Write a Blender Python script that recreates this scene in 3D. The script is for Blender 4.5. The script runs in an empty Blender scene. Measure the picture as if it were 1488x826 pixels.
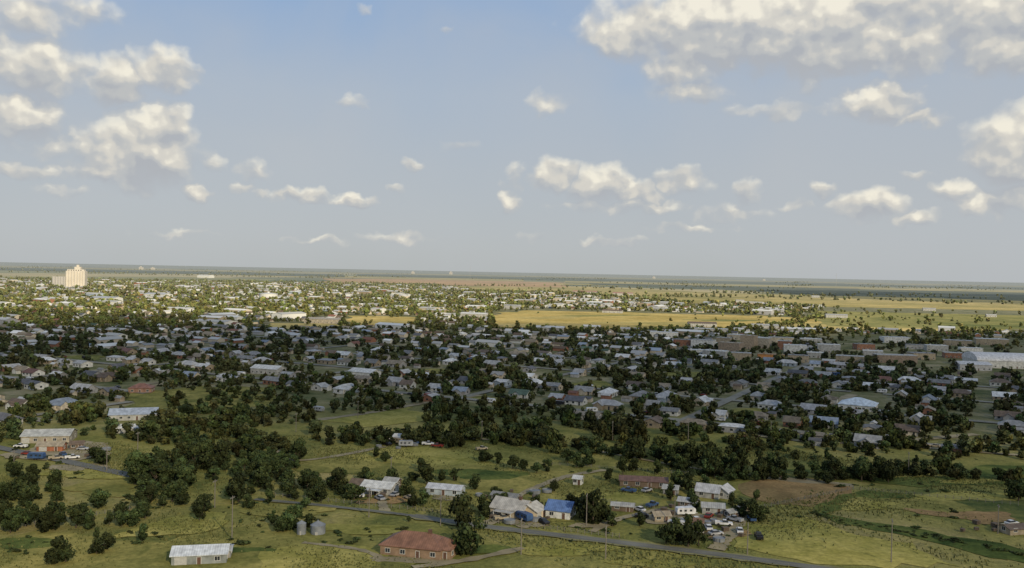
import bpy, math, random
import numpy as np
from mathutils import Vector, Matrix
random.seed(7); rng=np.random.default_rng(7)
sc=bpy.context.scene
sc.view_settings.view_transform='Standard'; sc.view_settings.look='None'; sc.view_settings.exposure=0
COL=sc.collection
# ------------------------------------------------------------ camera
F=1300.0; CH=77.0
R=Matrix.Rotation(math.radians(90-0.79),3,'X') @ Matrix.Rotation(math.radians(1.155),3,'Z')
cam_d=bpy.data.cameras.new('camera'); cam=bpy.data.objects.new('camera',cam_d); COL.objects.link(cam)
cam.matrix_world=Matrix.Translation((0,0,CH)) @ R.to_4x4()
cam_d.sensor_width=36; cam_d.lens=36*F/1488; cam_d.clip_end=200000; cam_d.clip_start=0.5
sc.camera=cam
def ray(px,py): return R @ Vector(((px-744)/F,(413-py)/F,-1))
def G(px,py,z=0.0):
    d=ray(px,py); t=(z-CH)/d.z if d.z<-0.0032 else 24000
    return (d.x*t,d.y*t)
RT=R.transposed()
RTn=np.array(RT)
def P(x,y,z=0.0):
    v=RT @ Vector((x,y,z-CH))
    return (744+F*v.x/-v.z, 413-F*v.y/-v.z)
def Pn(x,y):
    v=RTn@np.stack([x,y,np.full_like(x,-CH)])
    return 744+F*v[0]/-v[2], 413-F*v[1]/-v[2]
# ------------------------------------------------------------ materials
def newmat(name):
    m=bpy.data.materials.new(name); m.use_nodes=True; nt=m.node_tree
    return m,nt,nt.nodes,nt.links,nt.nodes['Principled BSDF']
def simple(name,col,rough=0.7,metal=0.0,noise=0.15,scale=1.5):
    m,nt,N,L,B=newmat(name)
    B.inputs['Roughness'].default_value=rough; B.inputs['Metallic'].default_value=metal
    B.inputs['Specular IOR Level'].default_value=0.25
    tc=N.new('ShaderNodeTexCoord'); n=N.new('ShaderNodeTexNoise'); n.inputs['Scale'].default_value=scale; n.inputs['Detail'].default_value=5
    L.new(tc.outputs['Object'],n.inputs['Vector'])
    r=N.new('ShaderNodeValToRGB'); 
    r.color_ramp.elements[0].position=0.3; r.color_ramp.elements[1].position=0.7
    r.color_ramp.elements[0].color=tuple(c*(1-noise) for c in col)+(1,)
    r.color_ramp.elements[1].color=tuple(min(1,c*(1+noise)) for c in col)+(1,)
    L.new(n.outputs['Fac'],r.inputs['Fac']); L.new(r.outputs['Color'],B.inputs['Base Color'])
    return m
def objcol(name,rough=0.7,seams=False):
    m,nt,N,L,B=newmat(name)
    B.inputs['Roughness'].default_value=rough; B.inputs['Specular IOR Level'].default_value=0.25
    oi=N.new('ShaderNodeObjectInfo'); tc=N.new('ShaderNodeTexCoord'); n=N.new('ShaderNodeTexNoise'); n.inputs['Scale'].default_value=0.6; n.inputs['Detail'].default_value=6
    L.new(tc.outputs['Object'],n.inputs['Vector'])
    mr=N.new('ShaderNodeMapRange'); mr.inputs['From Min'].default_value=.3; mr.inputs['From Max'].default_value=.7; mr.inputs['To Min'].default_value=.58; mr.inputs['To Max'].default_value=1.1
    L.new(n.outputs['Fac'],mr.inputs['Value']); fac=mr.outputs['Result']
    if seams:
        w=N.new('ShaderNodeTexWave'); w.inputs['Scale'].default_value=0.5; w.bands_direction='X'
        L.new(tc.outputs['Object'],w.inputs['Vector'])
        m2=N.new('ShaderNodeMapRange'); m2.inputs['To Min'].default_value=.86; m2.inputs['To Max'].default_value=1.03
        L.new(w.outputs['Fac'],m2.inputs['Value'])
        mm=N.new('ShaderNodeMath'); mm.operation='MULTIPLY'; L.new(fac,mm.inputs[0]); L.new(m2.outputs['Result'],mm.inputs[1]); fac=mm.outputs[0]
    vm=N.new('ShaderNodeVectorMath'); vm.operation='SCALE'; L.new(oi.outputs['Color'],vm.inputs[0]); L.new(fac,vm.inputs['Scale'])
    L.new(vm.outputs[0],B.inputs['Base Color'])
    return m
M_wall=objcol('painted_wall'); M_roof=objcol('roofing',0.6,True)
M_paint=objcol('car_paint',0.35)
M_glass=simple('window_glass',(0.03,0.035,0.04),0.2)
M_frame=simple('white_trim',(0.6,0.6,0.57))
M_door=simple('door_paint',(0.12,0.07,0.05))
M_tyre=simple('tyre_rubber',(0.02,0.02,0.02),0.9)
M_asph=simple('asphalt',(0.13,0.13,0.115),0.9,0,0.3,0.08)
M_street=simple('town_street',(0.21,0.20,0.16),0.9,0,0.3,0.03)
M_dirt=simple('dirt_track',(0.26,0.22,0.135),0.95,0,0.3,0.15)
M_shoulder=simple('gravel_shoulder',(0.18,0.17,0.08),0.95,0,0.3,0.15)
M_line=simple('road_paint',(0.26,0.24,0.15))
M_wood=simple('weathered_wood',(0.13,0.10,0.075),0.9)
M_bark=simple('bark',(0.07,0.055,0.04),0.95)
M_steel=simple('galvanised_steel',(0.21,0.225,0.24),0.65,0.1,0.25,0.6)
M_conc=simple('pale_concrete',(0.54,0.50,0.43),0.85,0,0.08,0.05)
M_greyc=simple('grey_concrete',(0.38,0.37,0.35),0.85,0,0.1,0.05)
def attrmat(name,rough=0.85):
    m,nt,N,L,B=newmat(name); B.inputs['Roughness'].default_value=rough; B.inputs['Specular IOR Level'].default_value=0.12
    a=N.new('ShaderNodeAttribute'); a.attribute_name='tint'
    return m,nt,N,L,B,a
M_attr,nt,N,L,B,a=attrmat('mixed_paint'); L.new(a.outputs['Color'],B.inputs['Base Color'])
M_leaf,nt,N,L,B,a=attrmat('foliage')
oi=N.new('ShaderNodeObjectInfo'); hs=N.new('ShaderNodeHueSaturation')
mr=N.new('ShaderNodeMapRange'); mr.inputs['To Min'].default_value=0.65; mr.inputs['To Max'].default_value=1.4
L.new(oi.outputs['Random'],mr.inputs['Value']); L.new(mr.outputs['Result'],hs.inputs['Value'])
mr=N.new('ShaderNodeMapRange'); mr.inputs['To Min'].default_value=0.475; mr.inputs['To Max'].default_value=0.515
L.new(oi.outputs['Random'],mr.inputs['Value']); L.new(mr.outputs['Result'],hs.inputs['Hue'])
L.new(a.outputs['Color'],hs.inputs['Color']); L.new(hs.outputs['Color'],B.inputs['Base Color'])
M_tuft,nt,N,L,B,a=attrmat('dry_grass_blades'); L.new(a.outputs['Color'],B.inputs['Base Color'])

def ramp(N,pts,interp='LINEAR'):
    r=N.new('ShaderNodeValToRGB'); cr=r.color_ramp; cr.interpolation=interp
    while len(cr.elements)<len(pts): cr.elements.new(0.5)
    for e,(p,c) in zip(cr.elements,pts): e.position=p; e.color=tuple(c)+(1,)
    return r
def noise(N,L,vec,scale,detail=5,rough=0.55,dist=0.0):
    n=N.new('ShaderNodeTexNoise'); n.inputs['Scale'].default_value=scale; n.inputs['Detail'].default_value=detail; n.inputs['Roughness'].default_value=rough; n.inputs['Distortion'].default_value=dist
    L.new(vec,n.inputs['Vector']); return n.outputs['Fac']
def mix(N,L,f,a,b,bt='MIX'):
    m=N.new('ShaderNodeMix'); m.data_type='RGBA'; m.blend_type=bt
    if isinstance(f,(int,float)): m.inputs[0].default_value=f
    else: L.new(f,m.inputs[0])
    for i,x in ((6,a),(7,b)):
        if isinstance(x,tuple): m.inputs[i].default_value=x+(1,)
        else: L.new(x,m.inputs[i])
    return m.outputs[2]
def maprange(N,L,v,a,b,c=0.0,d=1.0,smooth=False):
    m=N.new('ShaderNodeMapRange')
    if smooth: m.interpolation_type='SMOOTHSTEP'
    L.new(v,m.inputs['Value']); m.inputs['From Min'].default_value=a; m.inputs['From Max'].default_value=b; m.inputs['To Min'].default_value=c; m.inputs['To Max'].default_value=d
    return m.outputs['Result']
def haze(N,L,pos,col,d0=1600,d1=26000,amt=0.93):  # atmospheric haze painted into the base colour, growing with distance from origin
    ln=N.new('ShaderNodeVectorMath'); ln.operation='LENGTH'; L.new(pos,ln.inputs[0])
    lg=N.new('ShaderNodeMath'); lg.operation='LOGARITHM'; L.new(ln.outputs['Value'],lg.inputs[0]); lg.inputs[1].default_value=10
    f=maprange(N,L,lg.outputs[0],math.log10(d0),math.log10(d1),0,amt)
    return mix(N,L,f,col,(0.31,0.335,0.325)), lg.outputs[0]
m,nt,N,L,B=newmat('prairie_ground'); M_ground=m
geo=N.new('ShaderNodeNewGeometry'); pos=geo.outputs['Position']
n1=noise(N,L,pos,0.012,6,0.6,0.8); n2=noise(N,L,pos,0.06,6,0.66,0.6); n3=noise(N,L,pos,0.6,4,0.7)
c1=ramp(N,[(0.36,(0.06,0.088,0.03)),(0.44,(0.15,0.16,0.046)),(0.52,(0.24,0.225,0.068)),(0.6,(0.33,0.285,0.105)),(0.68,(0.37,0.29,0.15))]); L.new(n1,c1.inputs[0])
c2=ramp(N,[(0.34,(0.055,0.078,0.027)),(0.45,(0.15,0.158,0.05)),(0.58,(0.27,0.245,0.078)),(0.7,(0.35,0.29,0.13))]); L.new(n2,c2.inputs[0])
near=mix(N,L,0.45,c1.outputs[0],c2.outputs[0])
c3=ramp(N,[(0.3,(0.68,0.7,0.68)),(0.7,(1.22,1.2,1.15))]); L.new(n3,c3.inputs[0])
near=mix(N,L,1.0,near,c3.outputs[0],'MULTIPLY')
n4=noise(N,L,pos,0.03,6,0.7)
c4=ramp(N,[(0.35,(0.08,0.10,0.04)),(0.5,(0.17,0.165,0.08)),(0.65,(0.31,0.27,0.17))]); L.new(n4,c4.inputs[0])
ln=N.new('ShaderNodeVectorMath'); ln.operation='LENGTH'; L.new(pos,ln.inputs[0]); dist=ln.outputs['Value']
tw=maprange(N,L,dist,440,540)
col=mix(N,L,tw,near,c4.outputs[0])
mp=N.new('ShaderNodeMapping'); mp.inputs['Rotation'].default_value=(0,0,math.radians(28)); mp.inputs['Scale'].default_value=(1/1100,1/1900,0)
L.new(pos,mp.inputs['Vector'])
vo=N.new('ShaderNodeTexVoronoi'); vo.distance='CHEBYCHEV'; vo.inputs['Scale'].default_value=1; vo.inputs['Randomness'].default_value=0.6
L.new(mp.outputs[0],vo.inputs['Vector'])
sx=N.new('ShaderNodeSeparateColor'); L.new(vo.outputs['Color'],sx.inputs[0])
c5=ramp(N,[(0.0,(0.10,0.12,0.05)),(0.25,(0.26,0.25,0.10)),(0.45,(0.44,0.37,0.16)),(0.62,(0.16,0.17,0.08)),(0.76,(0.48,0.39,0.18)),(0.9,(0.26,0.21,0.12))],'CONSTANT'); L.new(sx.outputs[0],c5.inputs[0])
n6=noise(N,L,pos,0.004,5); c6=ramp(N,[(0.3,(0.75,0.75,0.75)),(0.7,(1.2,1.2,1.2))]); L.new(n6,c6.inputs[0])
farm=mix(N,L,1.0,c5.outputs[0],c6.outputs[0],'MULTIPLY')
fw=maprange(N,L,dist,2300,3600); col=mix(N,L,fw,col,farm)
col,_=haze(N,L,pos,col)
L.new(col,B.inputs['Base Color']); B.inputs['Roughness'].default_value=1; B.inputs['Specular IOR Level'].default_value=0.05
bp=N.new('ShaderNodeBump'); bp.inputs['Strength'].default_value=0.6; bp.inputs['Distance'].default_value=0.7; L.new(n3,bp.inputs['Height']); L.new(bp.outputs[0],B.inputs['Normal'])
def fieldmat(name,a,b,scale=0.05,lo=(0.62,0.69,0.65),fl=.68):
    m,nt,N,L,B=newmat(name); geo=N.new('ShaderNodeNewGeometry'); pos=geo.outputs['Position']
    n=noise(N,L,pos,scale,6,0.66,0.7); r=ramp(N,[(0.37,a),(0.63,b)]); L.new(n,r.inputs[0])
    n2=noise(N,L,pos,scale*0.2,4,0.6,0.6); r2=ramp(N,[(0.36,lo),(0.64,(1.15,1.1,1.08))]); L.new(n2,r2.inputs[0])
    c=mix(N,L,1.0,r.outputs[0],r2.outputs[0],'MULTIPLY')
    n3=noise(N,L,pos,scale*8,4,0.7); r3=ramp(N,[(0.32,(fl,fl*1.03,fl)),(0.68,(1.22,1.2,1.18))]); L.new(n3,r3.inputs[0])
    c=mix(N,L,1.0,c,r3.outputs[0],'MULTIPLY')
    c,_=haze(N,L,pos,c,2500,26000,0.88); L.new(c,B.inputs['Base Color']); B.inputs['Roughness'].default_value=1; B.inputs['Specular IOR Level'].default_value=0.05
    return m
M_gold=fieldmat('golden_stubble',(0.44,0.335,0.115),(0.60,0.475,0.19),0.012,(.74,.76,.68),.7)
M_gold2=fieldmat('dry_grass',(0.34,0.295,0.12),(0.56,0.45,0.19),0.012,(.66,.7,.62),.7)
M_green=fieldmat('green_crop',(0.20,0.21,0.08),(0.38,0.34,0.13),0.012)
M_dkgreen=fieldmat('dark_pasture',(0.065,0.085,0.055),(0.11,0.125,0.075),0.012)
M_soil=fieldmat('ploughed_soil',(0.25,0.165,0.08),(0.35,0.24,0.115),0.1)
M_rust=fieldmat('red_soil',(0.42,0.27,0.14),(0.54,0.36,0.19),0.012,(.8,.8,.8),.75)
M_mead=fieldmat('meadow_grass',(0.155,0.158,0.046),(0.31,0.275,0.088),0.07)
M_bright=fieldmat('yellow_grass',(0.25,0.235,0.06),(0.39,0.345,0.11),0.07)
M_lush=fieldmat('lush_grass',(0.05,0.08,0.024),(0.15,0.175,0.048),0.07)

# ------------------------------------------------------------ helpers
def link(o,parent=None):
    COL.objects.link(o)
    if parent is not None: o.parent=parent
    return o
def mesh_obj(name,v,f,mats,parent=None,fm=None,loc=None,rz=0,smooth=False):
    me=bpy.data.meshes.new(name); me.from_pydata([tuple(x) for x in v],[],f); 
    for m in mats: me.materials.append(m)
    if fm: me.polygons.foreach_set('material_index',fm)
    if smooth: me.polygons.foreach_set('use_smooth',[True]*len(f))
    me.update(); o=bpy.data.objects.new(name,me); link(o,parent)
    if loc is not None: o.location=loc
    o.rotation_euler=(0,0,rz); return o
def empty(name,loc,rz,label,cat,group=None):
    o=bpy.data.objects.new(name,None); o.empty_display_size=1; link(o); o.location=loc; o.rotation_euler=(0,0,rz)
    o['label']=label; o['category']=cat
    if group: o['group']=group
    return o
def tag(o,label,cat,group=None):
    o['label']=label; o['category']=cat
    if group: o['group']=group
    return o
class MB:
    def __init__(s): s.v=[]; s.f=[]; s.m=[]
    def box(s,x0,x1,y0,y1,z0,z1,m=0):
        b=len(s.v); s.v+=[(x0,y0,z0),(x1,y0,z0),(x1,y1,z0),(x0,y1,z0),(x0,y0,z1),(x1,y0,z1),(x1,y1,z1),(x0,y1,z1)]
        s.f+=[(b,b+3,b+2,b+1),(b+4,b+5,b+6,b+7),(b,b+1,b+5,b+4),(b+1,b+2,b+6,b+5),(b+2,b+3,b+7,b+6),(b+3,b,b+4,b+7)]; s.m+=[m]*6
    def add(s,vs,fs,m=0):
        b=len(s.v); s.v+=list(vs); s.f+=[tuple(i+b for i in f) for f in fs]; s.m+=[m]*len(fs)
    def cyl(s,x,y,z0,z1,r0,r1,n=16,m=0,cap=True):
        b=len(s.v)
        for z,r in ((z0,r0),(z1,r1)):
            for i in range(n):
                a=2*math.pi*i/n; s.v.append((x+r*math.cos(a),y+r*math.sin(a),z))
        for i in range(n):
            j=(i+1)%n; s.f.append((b+i,b+j,b+n+j,b+n+i)); s.m.append(m)
        if cap: s.f.append(tuple(b+n+i for i in range(n))); s.m.append(m)
    def tube(s,p,q,r0,r1,n=5,m=0):
        p=Vector(p);q=Vector(q); d=(q-p).normalized(); u=d.orthogonal().normalized(); w=d.cross(u); b=len(s.v)
        for c,r in ((p,r0),(q,r1)):
            for i in range(n):
                a=2*math.pi*i/n; s.v.append(tuple(c+u*r*math.cos(a)+w*r*math.sin(a)))
        for i in range(n):
            j=(i+1)%n; s.f.append((b+i,b+j,b+n+j,b+n+i)); s.m.append(m)
    def mesh(s,name,mats,smooth=False):
        me=bpy.data.meshes.new(name); me.from_pydata(s.v,[],s.f)
        for m in mats: me.materials.append(m)
        me.polygons.foreach_set('material_index',s.m)
        if smooth: me.polygons.foreach_set('use_smooth',[True]*len(s.f))
        me.update(); return me
    def obj(s,name,mats,parent=None,smooth=False):
        o=bpy.data.objects.new(name,s.mesh(name,mats,smooth)); link(o,parent); return o
# ------------------------------------------------------------ ground + fields + roads
S=90000
g=mesh_obj('ground',[(-S,-20000,0),(S,-20000,0),(S,S,0),(-S,S,0)],[(0,1,2,3)],[M_ground]); g['kind']='structure'
zc=[0.01]
def field(pts,mat,name='field',rough=0.13):
    w=[G(*p) for p in pts]; d=max(math.hypot(*a) for a in w); zc[0]+=0.003
    z=zc[0]+d*3e-5
    n=len(w); vs=[]
    for i in range(n):
        a=w[i]; b=w[(i+1)%n]; Ln=max(1e-3,math.hypot(a[0]-b[0],a[1]-b[1])); k=max(2,int(Ln/max(5,d*0.015)))
        k=min(k,60); off=0
        for j in range(k):
            t=j/k; jt=(Ln/k)*rough; off=off*.7+random.uniform(-jt,jt)*3*(1 if 0<j<k-2 else .3)
            nx=(b[1]-a[1])/Ln; ny=-(b[0]-a[0])/Ln
            vs.append((a[0]+(b[0]-a[0])*t+nx*off,a[1]+(b[1]-a[1])*t+ny*off,z))
    o=mesh_obj(name,vs,[tuple(range(len(vs)))],[mat]); o['kind']='structure'; return o
def blob(px,py,rx,ry,mat,name='meadow',ang=0):
    pts=[]
    ph=[random.uniform(0,6.28) for _ in range(3)]
    for i in range(20):
        a=2*math.pi*i/20; r=1+.22*math.sin(2*a+ph[0])+.15*math.sin(3*a+ph[1])+.1*math.sin(5*a+ph[2])
        x=rx*r*math.cos(a); y=ry*r*math.sin(a); pts.append((px+x,py+y+x*math.tan(ang)))
    field(pts,mat,name,.3)
HY=lambda x: 380.0+x*30/1488
def band(x0,x1,a,b,mat): field([(x0,HY(x0)+a),((x0+x1)/2,HY((x0+x1)/2)+a),(x1,HY(x1)+a),(x1,HY(x1)+b),((x0+x1)/2,HY((x0+x1)/2)+b),(x0,HY(x0)+b)],mat,rough=.02)
band(-50,420,7,8.4,M_gold2); band(300,900,6.2,7.4,M_gold2); band(800,1550,6.2,7.2,M_gold2)
band(-50,500,9,13,M_dkgreen); band(520,1300,8,11,M_dkgreen); band(900,1550,8,11,M_dkgreen)
band(350,760,11.5,14,M_gold2); band(820,1300,12,14.5,M_gold2); band(1250,1550,13,15.5,M_gold2)
band(640,1100,15.5,17.5,M_gold2)
field([(860,410.5),(1550,428),(1550,440),(1200,430),(1050,421),(860,414)],M_dkgreen)
field([(470,405),(640,406),(820,411),(820,418),(640,415),(470,411.5)],M_rust)
field([(640,416),(860,417),(1080,427),(1560,437),(1560,454),(1190,446),(1000,441),(830,430),(700,426)],M_gold2)
field([(840,420),(960,423),(1080,430),(1080,434),(900,427.5)],M_gold)
field([(1100,434),(1250,438),(1488,446),(1488,449),(1250,443),(1120,439)],M_gold)
field([(1180,452),(1560,460),(1560,480),(1200,474)],M_green)
field([(1180,459),(1420,463),(1420,469),(1180,466)],M_gold2)
field([(1300,470),(1560,476),(1560,480),(1300,474)],M_gold2)
field([(722,454),(765,451),(900,453),(1060,458),(1195,463),(1150,470),(1060,477),(900,480),(790,480),(715,475)],M_gold,rough=.4)
field([(1130,470),(1400,473),(1460,478),(1400,483),(1200,481),(1130,477)],M_gold2,rough=.3)
field([(505,459),(600,461),(606,473),(560,474),(500,472)],M_gold,rough=.3)
field([(395,470),(500,470),(500,477),(400,478)],M_gold2)
blob(950,470,90,2,M_gold2,'field'); blob(800,462,40,2,M_gold2,'field'); blob(1050,466,50,1.5,M_green,'field'); blob(870,459,60,1,M_green,'field')
for a in ((120,450,60,3),(260,440,40,2),(420,452,50,3),(620,448,40,3),(60,430,50,2),(560,436,50,2),(330,462,40,3)): blob(*a,M_gold2,'field')
# near fields
field([(455,655),(560,640),(700,640),(850,650),(980,680),(1100,695),(1080,715),(960,735),(840,760),(700,745),(640,720),(520,690),(440,690)],M_mead,'meadow',.3)
blob(620,665,110,12,M_bright); blob(880,725,50,14,M_bright); blob(760,655,70,9,M_mead,'meadow',.1); blob(700,690,60,8,M_lush)
field([(1070,704),(1110,693),(1180,696),(1240,707),(1236,718),(1190,738),(1125,732),(1075,718)],M_soil,'ploughed_field',.2)
field([(1120,692),(1240,704),(1240,708),(1108,696)],M_dirt,'ploughed_field')
field([(1070,760),(1170,752),(1330,790),(1400,826),(1180,822),(1060,795)],M_bright,'meadow',.3)
field([(1180,742),(1260,712),(1262,718),(1200,748),(1300,762),(1380,778),(1488,800),(1530,812),(1500,822),(1440,812),(1330,782),(1215,762)],M_lush,'meadow',.35)
field([(1130,684),(1500,676),(1520,700),(1380,705),(1250,700)],M_lush,'meadow',.3)
blob(1330,735,80,12,M_mead,'meadow',.1); blob(1430,752,50,8,M_soil,'meadow'); blob(1400,722,70,8,M_bright); blob(1280,720,40,6,M_lush)
blob(1450,835,60,9,M_bright); blob(1260,735,50,6,M_bright); blob(1370,748,50,4,M_soil,'meadow',.1); blob(1300,690,80,4,M_bright); blob(1410,700,50,3,M_bright); blob(820,800,70,8,M_bright); blob(950,820,60,6,M_bright)
field([(170,575),(300,560),(400,566),(390,590),(230,600)],M_mead,'meadow',.3)
field([(450,612),(600,592),(640,606),(520,622)],M_bright,'meadow',.3)
field([(290,548),(360,545),(380,552),(310,556)],M_mead,'meadow')
for a in ((620,540,30,4),(850,560,40,5),(1080,600,40,6),(700,580,30,4),(120,520,40,3),(1000,545,40,4),(460,520,30,3)): blob(*a,M_mead,'grassy_lot')
field([(-60,800),(60,770),(240,790),(380,760),(520,780),(640,810),(560,850),(-60,850)],M_mead,'meadow',.3)
field([(380,800),(470,790),(560,800),(540,830),(380,832)],M_bright,'meadow',.3)
blob(260,765,90,12,M_bright,'meadow',-.1); blob(150,712,60,9,M_mead); blob(130,690,80,6,M_bright); blob(420,745,60,7,M_mead); blob(40,790,60,7,M_lush); blob(520,770,60,8,M_bright); blob(700,800,40,6,M_lush); blob(350,800,40,5,M_lush)
def strip(pts,w,mat,name,z=0.06):
    q=[Vector(G(*p)) for p in pts]; out=[]
    for i in range(len(q)-1):
        p0=q[max(0,i-1)];p1=q[i];p2=q[i+1];p3=q[min(len(q)-1,i+2)]
        for j in range(10):
            t=j/10; out.append(0.5*((2*p1)+(p2-p0)*t+(2*p0-5*p1+4*p2-p3)*t*t+(3*p1-p0-3*p2+p3)*t**3))
    out.append(q[-1]); v=[];f=[]
    for i,p in enumerate(out):
        a=out[max(0,i-1)];b=out[min(len(out)-1,i+1)]; d=(b-a).normalized(); n=Vector((-d.y,d.x))
        ww=w/2*(1 if mat not in (M_dirt,M_shoulder) else random.uniform(0.7,1.3))
        v+=[(p.x+n.x*ww,p.y+n.y*ww,z),(p.x-n.x*ww,p.y-n.y*ww,z)]
    for i in range(len(out)-1): f.append((2*i,2*i+1,2*i+3,2*i+2))
    o=mesh_obj(name,v,f,[mat]); o['kind']='structure'; return out
R1=[(600,751),(700,766),(900,790),(1100,815),(1350,850)]
ZR=0.36
strip([(370,727),(450,734),(560,746),(610,752.5)],2.8,M_shoulder,'road_shoulder',ZR-.003)
strip(R1,5.6,M_shoulder,'road_shoulder',ZR)
strip([(370,727),(450,734),(560,746),(602,751.3)],1.8,M_asph,'road',ZR+.006)
strip(R1,3.6,M_asph,'road',ZR+.01)
main_road=[Vector(G(330+i*25,721+ (i*25)*.1185)) for i in range(42)]
strip(R1,0.12,M_line,'road_marking',ZR+.015)
strip([(-80,636),(60,664),(190,692),(230,700)],5,M_asph,'road',ZR+.01)
for pts,w in [([(455,612),(540,600),(620,586),(700,575)],5),([(740,728),(790,705),(830,692),(880,684)],3),([(860,774),(900,755),(970,740)],3),
  ([(860,655),(1000,680),(1100,692)],2.5),([(880,606),(1000,618),(1150,640),(1300,648),(1500,664)],4.5),([(700,764),(745,752),(790,757)],4),
  ([(560,746),(556,726),(575,716)],3),([(500,640),(600,636),(720,640)],2.5),([(1040,800),(1060,780),(1075,760),(1080,745)],4),([(600,826),(680,815),(760,798)],3),([(400,640),(430,670),(560,650)],3),
  ([(440,790),(520,800),(560,815)],2),([(410,541),(480,549),(560,556)],6),([(930,590),(990,572),(1060,557),(1120,545)],8),([(1165,606),(1200,590),(1240,574)],8),([(200,560),(300,550),(380,540)],5),([(1260,650),(1330,640),(1420,632)],5)]:
    strip(pts,w,M_dirt,'dirt_track',ZR-.05+random.random()*0.03)
for a in ((560,728,34,6),(765,762,34,5),(1000,755,60,9),(1050,778,36,8),(650,724,26,4),(90,658,80,12),(600,815,60,5),(850,765,20,4),(110,680,40,5)): blob(*a,M_soil if a[0] in (1050,560) else M_dirt,'dirt_yard')
# ------------------------------------------------------------ town grid
TH=math.radians(-28); U=Vector((math.cos(TH),math.sin(TH))); V=Vector((-math.sin(TH),math.cos(TH)))
def interp(x,tab):
    return np.interp(x,[a for a,_ in tab],[b for _,b in tab])
LOW=[(-300,650),(0,640),(150,604),(200,575),(430,572),(450,600),(620,596),(800,608),(900,628),(1000,640),(1150,655),(1350,662),(1800,670)]
UP=[(-300,399),(0,399),(480,405),(640,416),(700,424),(850,428),(1000,441),(1190,446),(1300,458),(1800,470)]
EXC=[[(500,458),(606,459),(608,476),(495,475)],[(712,450),(765,448),(1195,460),(1150,472),(1060,480),(900,482),(715,480)],
     [(1130,474),(1190,448),(1560,460),(1560,484),(1200,480)],[(170,572),(300,556),(405,562),(400,592),(230,602)],[(450,612),(600,592),(640,606),(520,622)],[(390,468),(500,468),(500,478),(395,479)],
     [(40,610),(110,615),(110,660),(20,650)],[(150,585),(240,590),(240,625),(150,615)],[(1205,565),(1290,575),(1285,605),(1205,600)],[(1185,485),(1500,492),(1500,550),(1390,548),(1180,525)],
     [(1040,490),(1160,495),(1160,525),(1030,520)]]
LOTS=[(620,540,34,5),(850,560,42,6),(1080,600,42,7),(700,580,32,5),(120,520,42,4),(1000,545,42,5),(460,520,32,4)]
def inpoly(x,y,poly):
    c=False; n=len(poly)
    for i in range(n):
        x1,y1=poly[i];x2,y2=poly[(i+1)%n]
        if (y1>y)!=(y2>y) and x<(x2-x1)*(y-y1)/(y2-y1)+x1: c=not c
    return c
def inlot(px,py): return any(((px-a)/c)**2+((py-b)/d)**2<1 for a,b,c,d in LOTS)
def intown(px,py):
    if py>interp(px,LOW) or py<interp(px,UP): return False
    for e in EXC:
        if inpoly(px,py,e): return False
    return True
BU,BV=140.0,92.0
for d,(A,Bv,stepB,ww) in {'u':(U,V,BV,7),'v':(V,U,BU,6)}.items():
    mb=MB()
    for k in range(-60,60):
        for s in np.arange(-3800,5200,20):
            p=Bv*(k*stepB)+A*s; q=Bv*(k*stepB)+A*(s+20)
            ok=p.y>300 and p.length<3800
            if ok:
                a=P(p.x,p.y); ok=-60<a[0]<1550 and intown(*a)
                if d=='v' and a[0]>1390 and a[1]>490: ok=False
                if a[1]>interp(a[0],LOW)-12: ok=False
            if ok:
                z=(0.45 if d=='u' else 0.465)+p.length*2.5e-5
                n=Bv*(ww/2); mb.add([(p.x-n.x,p.y-n.y,z),(p.x+n.x,p.y+n.y,z),(q.x+n.x,q.y+n.y,z),(q.x-n.x,q.y-n.y,z)],[(0,1,2,3)])
    o=mb.obj('street',[M_street]); o['kind']='structure'
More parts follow.
